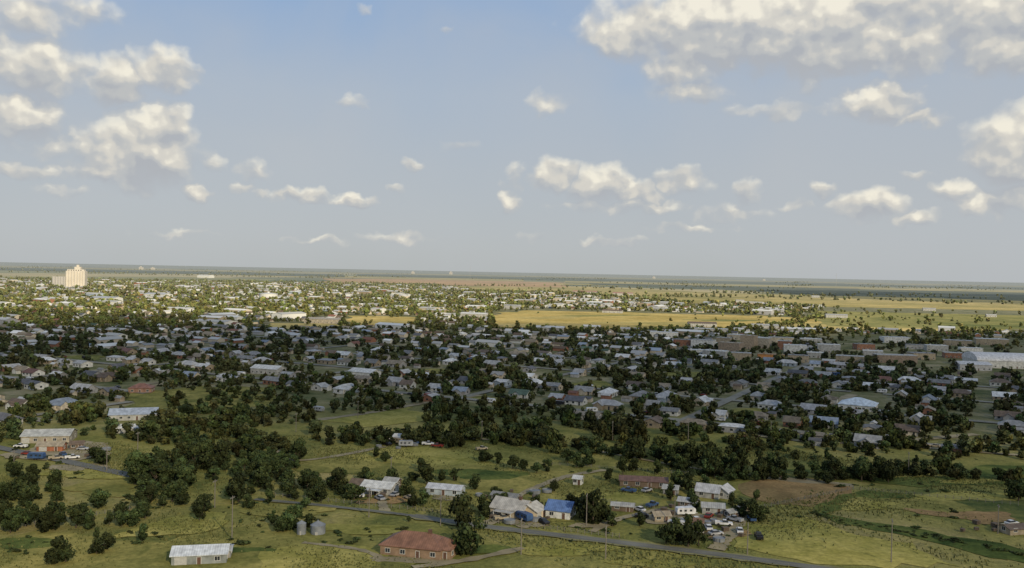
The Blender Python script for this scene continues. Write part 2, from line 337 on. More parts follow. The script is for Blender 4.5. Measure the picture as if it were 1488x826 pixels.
# ------------------------------------------------------------ building meshes
def wall_mb(w,l,h,rh,kind,win=False):
    mb=MB(); x=w/2;y=l/2
    mb.box(-x,x,-y,y,0,h)
    if kind=='gable':
        for s in (-1,1): mb.add([(s*x,-y,h),(s*x,y,h),(s*x,0,h+rh-0.05)],[(0,1,2) if s>0 else (0,2,1)])
    if win:
        for s in (-1,1):
            k=max(2,int(w/3.2))
            for i in range(k):
                cx=-x+(i+0.5)*w/k
                if (i+ (s>0))%3==2: mb.box(cx-0.5,cx+0.5,min(s*(y),s*(y+0.04)),max(s*y,s*(y+0.04)),0.05,2.1,1)
                else: mb.box(cx-0.7,cx+0.7,min(s*(y),s*(y+0.04)),max(s*y,s*(y+0.04)),1.0,2.1,1)
            mb.box(min(s*x,s*(x+.04)),max(s*x,s*(x+.04)),-0.7,0.7,1.0,2.1,1)
    return mb
def roof_mb(w,l,h,rh,kind,over=0.45,t=0.16):
    mb=MB(); x=w/2+over;y=l/2
    if kind=='gable':
        ye=y+over; ze=h-over*rh/y
        for s in (-1,1):
            vs=[(-x,0,h+rh),(x,0,h+rh),(x,s*ye,ze),(-x,s*ye,ze)]; vs+= [(a,b,c+t) for a,b,c in vs]
            fs=[(0,1,2,3),(4,7,6,5),(0,4,5,1),(1,5,6,2),(2,6,7,3),(3,7,4,0)]
            mb.add(vs,fs)
    elif kind=='arch':
        n=12; pr=[(-(y+over)*math.cos(math.pi*i/n),h+.01+rh*math.sin(math.pi*i/n)) for i in range(n+1)]
        vs=[(-x,a,b) for a,b in pr]+[(x,a,b) for a,b in pr]; m_=n+1
        mb.add(vs,[(i,i+1,m_+i+1,m_+i) for i in range(n)]+[tuple(range(m_)),tuple(range(2*m_-1,m_-1,-1)),(0,m_,2*m_-1,m_-1)])
    elif kind=='hip':
        ye=y+over; r=max(0.01,w/2-y*0.95); z0=h+0.003; z1=z0+t
        vs=[(-x,-ye,z0),(x,-ye,z0),(x,ye,z0),(-x,ye,z0),(-x,-ye,z1),(x,-ye,z1),(x,ye,z1),(-x,ye,z1),(-r,0,z1+rh),(r,0,z1+rh)]
        mb.add(vs,[(0,3,2,1),(0,1,5,4),(1,2,6,5),(2,3,7,6),(3,0,4,7),(4,5,9,8),(5,6,9),(6,7,8,9),(7,4,8)])
    else:
        mb.box(-w/2-0.15,w/2+0.15,-y-0.15,y+0.15,h+0.003,h+0.35)
        mb.box(-w/2+w*0.2,-w/2+w*0.2+1.6,-0.8,0.8,h+0.353,h+1.4)
        mb.box(w*0.2,w*0.2+2,-y*0.4,-y*0.4+2,h+0.353,h+1.2)
    return mb
def window_me(w,h):
    mb=MB(); mb.box(-w/2,w/2,-0.02,0.03,-h/2,h/2,1)
    f=0.09
    mb.box(-w/2-f,w/2+f,-0.02,0.06,h/2,h/2+f,0); mb.box(-w/2-f,w/2+f,-0.02,0.08,-h/2-f,-h/2,0)
    mb.box(-w/2-f,-w/2,-0.02,0.06,-h/2,h/2,0); mb.box(w/2,w/2+f,-0.02,0.06,-h/2,h/2,0); mb.box(-0.03,0.03,0.031,0.05,-h/2,h/2,0)
    return mb.mesh('window',[M_frame,M_glass])
WIN=window_me(1.3,1.1)
mb=MB(); mb.box(-0.48,0.48,-0.02,0.04,0,2.05,0); mb.box(-0.58,-0.48,-0.02,0.07,0,2.15,1); mb.box(0.48,0.58,-0.02,0.07,0,2.15,1); mb.box(-0.48,0.48,-0.02,0.07,2.05,2.15,1); DOOR=mb.mesh('door',[M_door,M_frame])
mb=MB(); mb.box(-1.5,1.5,-0.02,0.04,0,2.3,0)
for i in range(1,5): mb.box(-1.5,1.5,0.041,0.06,i*0.45-0.03,i*0.45+0.03,0)
GDOOR=mb.mesh('garage_door',[simple('garage_door_paint',(0.4,0.4,0.38))])
occ=[]
def building(name,label,cat,px,py,w,l,h,rh,rot,kind,roofc,wallc,garage=False,porch=False,chimney=False,pos=None,nw=None,group=None):
    x,y=pos if pos else G(px,py); e=empty(name,(x,y,0),math.radians(rot),label,cat,group)
    o=wall_mb(w,l,h,rh,kind).obj('wall',[M_wall],e); o.color=tuple(wallc)+(1,)
    o=roof_mb(w,l,h,rh,kind).obj('roof',[M_roof],e); o.color=tuple(roofc)+(1,); roof=o
    if chimney:
        mb=MB(); mb.box(w*0.2,w*0.2+0.9,-0.4,0.5,h+rh*0.4,h+rh+1.0); c=mb.obj('chimney',[M_door],roof)
    nw=nw or max(2,int(w/3.6)); zc_=1.5
    for s in (-1,1):
        for i in range(nw):
            cx=-w/2+(i+0.5)*w/nw
            if i==nw//2: me,nm,z=DOOR,'door',0.0
            elif garage and i==0: me,nm,z=GDOOR,'garage_door',0.0
            else: me,nm,z=WIN,'window',zc_
            c=bpy.data.objects.new(nm,me); link(c,e); c.location=(cx,s*(l/2+0.02),z); c.rotation_euler=(0,0,0 if s>0 else math.pi)
        for cy in ([-l/4,l/4] if l>7 else [0]):
            c=bpy.data.objects.new('window',WIN); link(c,e); c.location=(s*(w/2+0.02),cy,zc_); c.rotation_euler=(0,0,-s*math.pi/2)
    if porch:
        mb=MB(); mb.box(-w*0.28,w*0.28,-l/2-3.2,-l/2-0.5,h-0.4,h-0.25); c=mb.obj('porch_roof',[M_roof],e); c.color=tuple(roofc)+(1,)
        for pxx in (-w*0.26,0,w*0.26):
            mb=MB(); mb.box(pxx-0.08,pxx+0.08,-l/2-3.1,-l/2-2.94,0,h-0.403); mb.obj('porch_post',[M_frame],e)
    occ.append((x,y,max(w,l)*0.55))
    return e
WH=(0.66,0.66,0.63); LG=(0.42,0.42,0.40); GR=(0.25,0.25,0.245); BR=(0.17,0.125,0.09); TAN=(0.38,0.32,0.23); CR=(0.50,0.44,0.34); BRK=(0.28,0.14,0.09)
house='detached_house'
building('brick_house','brick ranch house with hipped terracotta roof beside the road','house',605,803,17,10,2.7,2.9,-14,'hip',(0.27,0.14,0.09),(0.30,0.205,0.135),chimney=True)
building('brick_house_wing','brick garage with hipped terracotta roof joined to ranch house','garage',645,807,6,7.5,2.6,2.1,-14,'hip',(0.27,0.14,0.09),(0.30,0.205,0.135),garage=True)
building('metal_shed','long white metal shed with low gabled roof in the grass','shed',292,814,13.5,8,2.6,1.3,12,'gable',(0.66,0.69,0.71),(0.26,0.28,0.27),garage=True)
building('lean_to','small open lean-to with white metal roof beside the shed','shed',325,808,4,5,2.1,.5,12,'gable',(0.58,0.6,0.62),GR)
building(house,'cream house with pale metal gabled roof beside the road','house',745,748,11.5,8.5,2.7,2.4,-28,'gable',(0.46,0.44,0.40),CR,porch=True,chimney=True)
building('house_annexe','cream gabled annexe with open carport','house',772,751,6,7,2.6,1.8,62,'gable',(0.5,0.48,0.43),(0.66,0.54,0.36),garage=True)
building(house,'small white house with blue gabled roof','house',815,750,7.8,7.5,2.7,2.2,-20,'gable',(0.12,0.20,0.40),WH)
building(house,'white house with flat metal carport roof among trees','house',552,716,11,7,2.5,1.4,-18,'gable',WH,LG,porch=True)
building(house,'low white trailer house with pale roof','house',648,718,12,6,2.4,1.0,-14,'gable',(.55,.56,.58),(0.4,0.46,0.5))
building('garden_shed','weathered brown shed beside white house','shed',524,712,6,5,2.5,1.3,-18,'gable',BR,TAN)
building('garden_shed','weathered grey shed behind white house','shed',570,708,5,4,2.4,1.0,-18,'gable',LG,BR)
building(house,'long low house with rusty red roof','house',935,706,17,7,2.4,1.0,-8,'gable',(0.18,0.105,0.08),BR)
building(house,'white gabled house with steep pale roof','house',1030,722,8,6,2.4,2.0,-25,'gable',(.5,.5,.5),LG)
building(house,'white gabled wing with pale roof among trees','house',1052,722,7,5,2.3,1.7,60,'gable',(.55,.55,.55),LG)
building('farm_shed','pale metal farm shed beside junk yard','shed',1036,745,7,4.5,2.2,1.0,-10,'gable',LG,LG)
building('farm_shed','small white shed standing in the meadow','shed',840,704,3.0,3.2,2.4,0.8,-20,'gable',WH,WH)
building('farm_shed','grey shed with low roof by the trees','shed',975,718,5,4,2.2,1.0,-20,'gable',LG,GR)
building('farm_shed','small white shed at the meadow edge','shed',574,641,5,4,2.3,1.0,0,'gable',WH,WH)
building('farm_shed','long low grey shed by the house trees','shed',735,728,9,4,2.0,.8,-24,'gable',GR,GR)
building('farm_shed','tan weathered shed beside the parked trucks','shed',960,757,5,3.5,2.1,.9,10,'gable',TAN,TAN)
building('farm_shed','small tin shed at the junk yard edge','shed',1062,752,4,3,2.0,.7,30,'gable',LG,BR)
building('farm_shed','small rusty shed at the junk yard edge','shed',1012,766,4,3,2.0,.7,-15,'gable',(0.25,.15,.1),GR)
building('farm_shed','tin roofed shed between homestead trees','shed',1000,737,6,4,2.2,.9,-25,'gable',(.45,.45,.44),BR)
building('farm_shed','low grey livestock shed beside the homestead','shed',905,742,7,3.5,1.9,.7,-12,'gable',LG,BR)
building('farm_shed','collapsed looking low brown shed in the pasture','shed',1474,774,8,5,1.8,.9,15,'gable',BR,TAN)
building('warehouse','large pale metal warehouse beside the road','warehouse',72,640,19,13,3.0,1.8,12,'gable',(0.5,0.5,0.46),(0.36,0.32,0.25),garage=True)
building('farm_shed','rust red shed with pale roof beside the warehouse','shed',75,655,10,5,2.4,1.2,8,'gable',TAN,(0.34,0.13,0.07),garage=True)
building('farm_shed','small brown shed beside the dirt yard','shed',112,652,5,4,2.2,1,20,'gable',BR,BR)
building('warehouse','long metal workshop with blue grey roof','workshop',195,608,22,13,2.9,2.2,18,'gable',(0.42,0.47,0.54),LG,garage=True)
building('farm_shed','white metal shed near the tree belt','shed',190,628,12,7,2.4,1.2,10,'gable',WH,LG)
building(house,'brick house with rust red hipped roof','house',206,570,13,10,2.8,2.4,10,'hip',(0.28,0.14,0.10),(0.34,0.2,0.14))
building('church_hall','white pavilion hall with broad pale blue pyramid roof','hall',1247,594,20,18,3.0,3.6,-28,'hip',(0.62,0.7,0.76),WH)
building('gymnasium','large white school gymnasium with rounded barrel roof','gymnasium',1460,533,60,38,6.5,6.0,-8,'arch',(0.66,0.66,0.66),(0.58,0.58,0.55),nw=10)
building('gymnasium','low white annexe of the school gymnasium','school',1412,537,26,20,5,2,-8,'gable',(0.6,0.6,0.6),(0.5,0.5,0.5),nw=6)
for (px,py,w_,l_,h_,rc_,wc_,lb) in [(1300,527,36,14,7,LG,(0.28,0.22,0.17),'long brown brick school block with flat grey roof'),(1338,522,22,14,6,GR,TAN,'tan school block with flat roof'),(1235,527,24,12,6,LG,TAN,'tan commercial block with flat roof'),(1268,522,18,12,8,WH,LG,'grey two storey block with flat white roof'),
   (1300,498,32,14,6.5,WH,WH,'white flat roofed school block'),(1255,508,20,12,6,GR,BRK,'brick school block with dark flat roof'),(1390,502,32,14,6,LG,TAN,'long tan brick school block with flat pale roof'),(1440,501,36,14,7,WH,TAN,'tan school block with flat white roof'),(1360,510,22,12,6,WH,LG,'white flat roofed school block'),
   (1204,512,22,12,8,WH,LG,'white commercial block with flat roof'),(1385,520,18,12,5,LG,BRK,'brick school block with pale flat roof'),(1410,514,22,10,6,WH,WH,'white school annexe with flat roof'),(1330,507,20,10,4.5,GR,LG,'grey school annexe with flat roof')]:
    building('school_building',lb,'school',px,py,w_,l_,h_,0,random.uniform(-24,4),'flat',rc_,wc_,nw=5)
building('shop_building','orange walled commercial building with flat roof','shop',1120,522,24,10,4.5,0,-10,'flat',(0.34,0.22,0.12),(0.50,0.23,0.08))
for (px,py,w_,l_,h_,rc_,wc_,lb) in [(1062,511,22,13,9,TAN,(0.34,0.27,0.2),'three storey tan brick commercial building'),(1088,507,15,13,14,TAN,(0.42,0.33,0.23),'tall tan brick commercial building with flat roof'),(1108,506,16,13,11,WH,CR,'white blocky commercial building with flat roof'),(1040,519,22,12,6,WH,LG,'low white commercial building with flat roof'),
   (1075,524,20,10,7,LG,TAN,'tan two storey commercial building'),(1155,513,22,12,8,WH,WH,'white blocky commercial building with flat roof'),(1022,505,24,13,8,LG,WH,'white blocky commercial building with flat roof'),(1135,498,28,12,6,LG,CR,'cream long commercial building'),(1178,500,24,11,6,WH,LG,'long white commercial building'),(992,503,18,11,7,GR,BRK,'brick commercial building with flat roof'),(1160,526,18,10,6,GR,TAN,'tan commercial building with flat roof'),(1075,494,28,12,6,WH,CR,'long cream commercial building'),
   (1010,516,16,10,5,WH,WH,'small white commercial building with flat roof'),(1140,508,14,11,9,LG,BRK,'brick commercial building with flat grey roof'),(1098,497,16,10,6,GR,LG,'grey commercial building with flat roof'),(1052,500,16,10,7,LG,TAN,'tan commercial building with pale roof'),(1185,520,16,10,5,WH,LG,'small grey commercial building with white roof')]:
    building('shop_building',lb+(' beside trees' if len(lb.split())<6 else ''),'shop',px,py,w_,l_,h_,0,random.uniform(-34,-6),'flat',rc_,wc_,nw=4)
building('shop_building','white flat roofed store by the golden field','shop',965,490,34,16,6,0,-12,'flat',WH,WH)
building('shop_building','low white industrial building with flat roof','shop',1030,483,50,16,5,0,-8,'flat',WH,LG)
building('warehouse','white metal warehouse with low gabled roof','warehouse',530,548,20,12,4,2,-28,'gable',WH,WH)
building('warehouse','long white metal warehouse beyond the houses','warehouse',390,543,22,12,4,2,-20,'gable',WH,LG)
building('warehouse','large white warehouse in sunlit town','warehouse',299,404,90,50,15,4,-20,'gable',WH,WH,nw=8)
building('warehouse','large pale warehouse in sunlit town','warehouse',230,432,60,30,7,3,-20,'gable',(0.5,0.52,0.54),WH,nw=8)
building('warehouse','large pale warehouse in sunlit town','warehouse',155,438,60,26,7,3,-20,'gable',(0.45,0.47,0.5),WH,nw=8)
building('warehouse','cream warehouse at the edge of the town','warehouse',470,470,50,18,6,2,-10,'gable',CR,CR,nw=8)
building('warehouse','long red roofed sheds by the far field','warehouse',850,427,90,30,8,3,-10,'gable',(0.42,0.22,0.17),LG,nw=8)
building('warehouse','long red roofed sheds by the far field','warehouse',905,430,70,30,9,3,-10,'gable',(0.45,0.25,0.2),LG,nw=8)
for px,py in ((1185,433),(1110,477),(1215,462),(770,427),(640,441),(1020,475),(960,452),(890,455),(745,449),(690,462),(1075,440),(1350,452),(1440,461),(860,481),(915,483),(800,482),(60,432),(200,445),(330,436),(540,447),(270,452)):
    w_=random.uniform(18,46)
    building('warehouse','white metal farm warehouse at the field edge','warehouse',px,py,w_,w_*.4,random.uniform(4,7),2,random.uniform(-25,5),'gable',random.choice([WH,LG,LG,BR]),LG,nw=4,group='farm warehouses')
def tank(px,py,r,h,label,name='storage_tank',cone=0.25,mat=M_frame,seg=32):
    x,y=G(px,py); e=empty(name,(x,y,0),0,label,'tank')
    mb=MB(); mb.cyl(0,0,0,h,r,r,seg,0,False)
    for k in range(1,5): mb.cyl(0,0,k*h/5-0.012*h,k*h/5+0.012*h,r*1.012,r*1.012,seg,0,False)
    mb.obj('wall',[mat],e,False)
    mb=MB(); mb.cyl(0,0,h,h+r*cone,r*1.04,r*0.12,seg); mb.cyl(0,0,h+r*cone,h+r*cone+r*0.12,r*0.12,r*0.12,10); mb.obj('roof',[mat],e)
    mb=MB(); mb.box(-r*0.18,r*0.18,-r*1.03,-r*0.97,0,min(2.1,h*.4)); mb.obj('door',[M_greyc],e); occ.append((x,y,r*1.3)); return e
tank(438,777,1.3,3.3,'round galvanised grain bin with conical roof beside trees','grain_bin',0.6,M_steel)
tank(462,776,2.1,2.7,'wider galvanised grain bin with conical roof','grain_bin',0.5,M_steel)
tank(390,434,22,12,'large white cylindrical storage tank in the town',cone=0.1)
x,y=G(108,418.5); e=empty('grain_elevator',(x,y,0),math.radians(8),'tall cream concrete grain elevator with lower shoulder towering over the town','grain elevator')
mb=MB(); mb.box(-22,34,-12,12,0,52)
for i in range(7): mb.cyl(-18.5+i*8.2,-11.2,0,51.5,3.4,3.4,12)
mb.obj('silo_block',[M_conc],e)
mb=MB(); mb.box(-62,-22.05,-9,9,0,34)
for i in range(5): mb.cyl(-57.5+i*7.8,-8.2,0,33.5,3.4,3.4,12)
mb.obj('shoulder_block',[M_greyc],e)
mb=MB(); mb.box(-18,30,-9,9,52.05,57); mb.obj('gallery',[M_conc],e)
for i in range(6):
    w=MB(); w.box(-15+i*7,-12+i*7,-9.15,-9.02,53,55.5); w.obj('window',[M_glass],e)
mb=MB(); mb.box(2,20,-8,8,57.05,65); mb.box(7,14,-4,4,65.05,71); mb.obj('head_house',[M_conc],e)
def small_elev(px,py,h):
    x,y=G(px,py); e=empty('grain_elevator',(x,y,0),0.2,'distant pale grain elevator on the plain','grain elevator','distant grain elevators')
    mb=MB()
    for i in range(4): mb.cyl(-24+i*16,0,0,h,8,8,12)
    mb.obj('silo',[M_greyc],e); mb=MB(); mb.box(-10,10,-7,7,h+.05,h*1.35); mb.obj('head_house',[M_greyc],e)
for a in ((205,392,35),(222,392,28),(600,398,38),(655,399,45),(950,405,30),(1110,408,25)): small_elev(*a)
# ---- vehicles
def car_parts(kind):
    if kind=='car': prof=[(-2.2,.35),(-2.25,.8),(-1.9,.95),(-1.0,.98),(1.0,.98),(2.1,.88),(2.25,.6),(2.2,.35)]; gl=[(-1.7,.98),(-1.2,1.42),(.4,1.45),(1.1,.98)]
    elif kind=='pickup': prof=[(-2.7,.45),(-2.7,1.05),(-.5,1.08),(1.3,1.08),(2.5,1.0),(2.65,.7),(2.6,.45)]; gl=[(-.5,1.08),(-.4,1.72),(.7,1.74),(1.3,1.08)]
    def ext(prof,w0,w1,top=None):
        n=len(prof); vs=[(x,-w0 if z<1.1 else -w1,z) for x,z in prof]+[(x,w0 if z<1.1 else w1,z) for x,z in prof]
        fs=[tuple(range(n)),tuple(range(2*n-1,n-1,-1))]+[(i,i+n,(i+1)%n+n,(i+1)%n) for i in range(n)]
        return vs,fs
    mb=MB()
    if kind=='trailer':
        prof=[(-3.0,.6),(-3.2,1.2),(-3.0,2.4),(-2.6,2.6),(2.5,2.6),(3.0,2.2),(3.1,1.4),(2.8,.6)]
        mb.add(*ext(prof,1.15,1.15)); mb.box(2.8,4.0,-.08,.08,.55,.7); body=mb.mesh('body',[M_paint])
        mb=MB()
        for s in (-1,1):
            for cx in (-2.0,-.4,1.4): mb.box(cx-.4,cx+.4,min(s*1.15,s*1.18),max(s*1.15,s*1.18),1.4,2.0)
        glm=mb.mesh('window',[M_glass]); ws=[(-.6,1.0),(.3,1.0)]
    else:
        mb.add(*ext(prof,.9,.9))
        mb.box(gl[1][0]+.05,gl[2][0]-.05,-.66,.66,gl[1][1]+.01,gl[1][1]+.06)
        if kind=='pickup':
            mb.box(-2.65,-.55,-.9,-.8,1.05,1.25); mb.box(-2.65,-.55,.8,.9,1.05,1.25); mb.box(-2.7,-2.6,-.8,.8,1.05,1.25)
        body=mb.mesh('body',[M_paint]); mb=MB(); mb.add(*ext(gl,.82,.68)); glm=mb.mesh('window',[M_glass]); ws=[(-1.35,.9),(1.4,.9)] if kind=='car' else [(-1.7,.9),(1.7,.9)]
    mb=MB(); r=.34 if kind!='pickup' else .4
    n=14; mb.add([(r*math.cos(2*math.pi*i/n),-.12,r*math.sin(2*math.pi*i/n)) for i in range(n)]+[(r*math.cos(2*math.pi*i/n),.12,r*math.sin(2*math.pi*i/n)) for i in range(n)],
      [tuple(range(n)),tuple(range(2*n-1,n-1,-1))]+[(i,i+n,(i+1)%n+n,(i+1)%n) for i in range(n)])
    wm=mb.mesh('wheel',[M_tyre])
    return body,glm,wm,ws,r
VP={k:car_parts(k) for k in ('car','pickup','trailer')}
CN={'white':(0.75,0.75,0.75),'silver':(0.4,0.41,0.43),'black':(0.02,0.02,0.025),'red':(0.26,0.04,0.03),'blue':(0.05,0.1,0.22),'beige':(0.42,0.36,0.26)}
VN={'car':('parked_car','sedan','car'),'pickup':('pickup_truck','pickup truck','truck'),'trailer':('camper_trailer','camper trailer','camper')}
def vehicle(kind,x,y,rot,cn,where,z=0,sc_=1.0):
    b,g_,w,ws,r=VP[kind]; nm,ln,cat=VN[kind]
    e=empty(nm,(x,y,z+.3),rot,f'{cn} {ln} parked {where}',cat,'parked vehicles'); e.scale=(sc_,)*3
    o=bpy.data.objects.new('body',b); link(o,e); o.color=CN[cn]+(1,)
    link(bpy.data.objects.new('window',g_),e)
    for wx,wy in ws:
        for s in (-1,1):
            o=bpy.data.objects.new('wheel',w); link(o,e); o.location=(wx,s*wy,r)
VL=[('trailer',996,750,10,'white','in a yard'),('pickup',972,755,30,'white','in a yard'),('pickup',1052,765,-10,'white','in a yard'),('car',1040,779,20,'silver','beside the track'),
   ('car',1030,772,-30,'white','in a yard'),('car',1068,782,60,'red','beside the track'),('car',1075,775,80,'white','beside the track'),('trailer',590,650,5,'silver','in the meadow'),('pickup',622,648,0,'white','in the meadow'),('car',604,646,30,'blue','in the meadow'),
   ('car',790,762,-60,'black','beside the house'),('pickup',730,757,20,'beige','beside the house'),('car',575,722,60,'silver','beside the house'),('car',520,724,0,'white','beside the house'),
   ('pickup',1125,630,5,'red','by the dirt road'),('pickup',1110,629,5,'red','by the dirt road'),('pickup',1140,631,5,'white','by the dirt road'),
   ('car',40,662,0,'red','outside the warehouse'),('pickup',105,668,30,'white','outside the warehouse'),('car',120,655,10,'silver','outside the warehouse'),('car',1470,764,20,'white','in the pasture'),('pickup',1484,768,70,'beige','in the pasture'),
   ('car',918,710,10,'white','beside the long house'),('trailer',1080,748,40,'beige','in a yard'),('pickup',660,724,0,'black','beside the trailer house'),('pickup',270,822,20,'beige','by the metal shed'),
   ('trailer',860,600,10,'white','in a yard'),('pickup',700,655,30,'beige','in the meadow')]
for _ in range(120):
    cx,cy,sx_,sy_,wh=random.choice([(1045,766,60,20,'in a yard'),(1030,762,70,20,'in a yard'),(975,748,50,12,'in a yard'),(560,725,36,4,'beside the house'),(85,660,60,9,'outside the warehouse'),(760,760,36,3,'beside the house'),(600,648,40,4,'in the meadow'),(945,715,34,4,'beside the long house')])
    VL.append((random.choice(['car','car','pickup','trailer','pickup']),cx+random.uniform(-sx_,sx_),cy+random.uniform(-sy_,sy_),random.uniform(0,180),random.choice(['white','white','silver','black','red','blue','beige']),wh))
placed=[]
for kind,px,py,rot,cn,wh in VL:
    x,y=G(px,py)
    if any((x-a)**2+(y-b)**2<32 for a,b in placed) or any((x-a)**2+(y-b)**2<(r*.8+2)**2 for a,b,r in occ): continue
    if min((Vector((x,y))-p).length for p in main_road)<6: continue
    placed.append((x,y)); vehicle(kind,x,y,math.radians(rot),cn,wh)
mb=MB()
for k in range(4): mb.box(-.7,.7,-.6,.6,k*.22,k*.22+.14)
PAL=mb.mesh('pallet_stack',[M_wood])
mb=MB(); mb.cyl(0,0,0,.75,1.2,1.25,16,0,False); mb.cyl(0,0,.55,.56,1.2,1.2,16); TUB=mb.mesh('stock_tank',[M_steel])
for _ in range(170):
    cx,cy,sx_,sy_=random.choice([(1045,770,55,18),(1045,765,55,16),(985,748,40,10),(560,722,45,6),(85,660,70,12),(760,757,45,5),(600,648,60,6),(1440,768,50,8),(740,722,60,8)])
    x,y=G(cx+random.uniform(-sx_,sx_),cy+random.uniform(-sy_,sy_))
    if any((x-a)**2+(y-b)**2<12 for a,b in placed) or any((x-a)**2+(y-b)**2<(r*.8+1)**2 for a,b,r in occ): continue
    if min((Vector((x,y))-p).length for p in main_road)<5: continue
    placed.append((x,y)); t=random.random()<.6
    o=bpy.data.objects.new('pallet_stack' if t else 'stock_tank',PAL if t else TUB); link(o); o.location=(x,y,.3); o.rotation_euler=(0,0,random.uniform(0,3)); s=random.uniform(.8,1.6); o.scale=(s,s,s)
    tag(o,'weathered stack of wooden pallets in a yard' if t else 'round galvanised stock tank in a yard','pallets' if t else 'tub','yard clutter')
M_pole=simple('sun_bleached_wood',(0.19,0.17,0.145),0.9)
def pole(px,py,h,rot=-14):
    x,y=G(px,py); e=empty('utility_pole',(x,y,0),math.radians(rot),'slender wooden utility pole with crossarm in the grass','utility pole','utility poles')
    mb=MB(); mb.cyl(0,0,0,h,.17,.11,8); mb.obj('post',[M_pole],e)
    mb=MB(); mb.box(-.07,.07,-1.2,1.2,h-.7,h-.54); mb.obj('crossarm',[M_pole],e)
    for s in (-1.05,-.5,.5,1.05):
        mb=MB(); mb.cyl(0,s,h-.54,h-.3,.06,.05,6); mb.obj('insulator',[M_steel],e)
for a in ((337,785,12.5),(1295,818,12),(757,806,10),(1086,806,9),(155,686,10),(880,812,9),(536,752,9),(640,764,9),(980,765,9),(1450,776,9),(852,765,10),(568,700,9),(1120,640,9),(700,640,9),(312,738,9),(20,690,9),(1320,690,9),(1000,640,9),(890,640,9),(430,628,9),(520,608,9),(640,590,9),(200,664,10),(1390,660,9),(1210,640,9)): pole(*a)
def mast(px,py,h):
    x,y=G(px,py); e=empty('radio_mast',(x,y,0),0,'thin lattice radio mast on the plain','radio mast','radio masts')
    mb=MB()
    for i in range(3):
        a=i*2.094; mb.tube((1.2*math.cos(a),1.2*math.sin(a),0),(.7*math.cos(a),.7*math.sin(a),h),.35,.25)
    mb.obj('tower',[M_greyc],e); mb=MB()
    for k in range(int(h/6)):
        for i in range(3):
            a=i*2.094;b=a+2.094; mb.tube((1.1*math.cos(a),1.1*math.sin(a),k*6),(1.1*math.cos(b),1.1*math.sin(b),k*6+6),.15,.15,4)
    mb.obj('brace',[M_greyc],e)
mast(683,404,130); mast(1215,416,130)
def fence(p0,p1,n,label='wire fence with wooden posts along the pasture'):
    a=Vector(G(*p0));b=Vector(G(*p1)); e=empty('wire_fence',(a.x,a.y,0),math.atan2((b-a).y,(b-a).x),label,'fence','pasture fences'); Ld=(b-a).length
    mb=MB(); mb.box(-.07,.07,-.07,.07,0,1.4); pm=mb.mesh('post',[M_pole])
    for i in range(n):
        o=bpy.data.objects.new('post',pm); link(o,e); o.location=(Ld*i/(n-1),0,0)
    mb=MB()
    for z in (.5,.85,1.2): mb.box(0,Ld,-.09,-.075,z-.015,z+.015)
    mb.obj('wire',[M_steel],e)
fence((400,722),(640,746),22); fence((715,760),(900,782),20); fence((1080,745),(1240,712),18); fence((1240,712),(1480,735),22); fence((860,728),(960,742),12); fence((10,770),(200,740),16); fence((780,675),(1000,690),20,'old wire fence across the meadow')
# ------------------------------------------------------------ town houses
ROOFS=[('pale grey',(.46,.46,.45)),('white',(.66,.66,.64)),('light grey',(0.38,0.38,0.38)),('grey',GR),('dark grey',(0.15,0.15,0.16)),('brown',BR),('tan',(0.30,0.25,0.18)),('rust red',(0.22,0.11,0.08)),('blue grey',(0.29,0.34,0.41)),('green',(0.1,0.15,0.11))]
RW=[5,6.5,4,4,3.5,4.5,4,1.5,1.4,.4]
WALLS=[('white',(.62,.62,.59)),('cream',(.52,.46,.36)),('tan',(.34,.28,.2)),('grey',(.36,.36,.36)),('brick',BRK),('pale blue',(0.34,0.4,0.46))]; WW=[6,4,3,3.5,1.8,.7]
cands=[]
for iu in range(-45,60):
    for iv in range(-10,60):
        o=U*(iu*BU)+V*(iv*BV)
        if o.y<250 or o.length>4500: continue
        bd=random.choice([.03,.1,.2,.35,.55])
        for r,vo_ in ((0,22),(1,70)):
            for k in range(7):
                if random.random()<bd: continue
                p=o+U*(12+k*19.5+random.uniform(-4,4))+V*(vo_+random.uniform(-8,8))
                cands.append((p.x,p.y,0))
                if random.random()<0.6:
                    q=p+U*random.uniform(-8,8)+V*(13 if r==0 else -13)
                    cands.append((q.x,q.y,1))
houses=[]
for x,y,sh in cands:
    d=math.hypot(x,y)
    if d>4400: continue
    px,py=P(x,y)
    if not(-70<px<1560) or not intown(px,py) or inlot(px,py): continue
    if d>1200 and random.random()<.5: continue
    if py>interp(px,LOW)-22 and random.random()<.45: continue
    if any((x-a)**2+(y-b)**2<(r+8)**2 for a,b,r in occ): continue
    houses.append((d,x,y,sh))
houses.sort()
PRO=[]
for i in range(18):
    w=random.uniform(8,16); l=random.uniform(6,9.5); h=random.uniform(2.4,3.1); rh=random.uniform(1.1,2.6); kind=random.choice(['gable','gable','hip'])
    mb=wall_mb(w,l,h,rh,kind,True); rb=roof_mb(w,l,h,rh,kind)
    if i%2==0:
        w2=random.uniform(4,6); xx=w*random.uniform(-.25,.25)
        mb.box(xx-w2/2,xx+w2/2,-l/2-3,-l/2-.003,0,h-.1)
        z=h-.1; yy0=-l/2-3.4; yy1=-0.5
        mb.add([(xx-w2/2,-l/2-3,z),(xx+w2/2,-l/2-3,z),(xx,-l/2-3,z+rh*.75-.05)],[(0,1,2)])
        for s in (-1,1):
            e_=xx+s*(w2/2+.4); vs=[(xx,yy0,z+rh*.75),(xx,yy1,z+rh*.75),(e_,yy1,z-.1),(e_,yy0,z-.1)]; vs+=[(p,q,c+.15) for p,q,c in vs]
            rb.add(vs,[(0,1,2,3),(4,7,6,5),(0,4,5,1),(1,5,6,2),(2,6,7,3),(3,7,4,0)])
    PRO.append((mb.mesh('wall',[M_wall,M_glass]),rb.mesh('roof',[M_roof])))
SH=[]
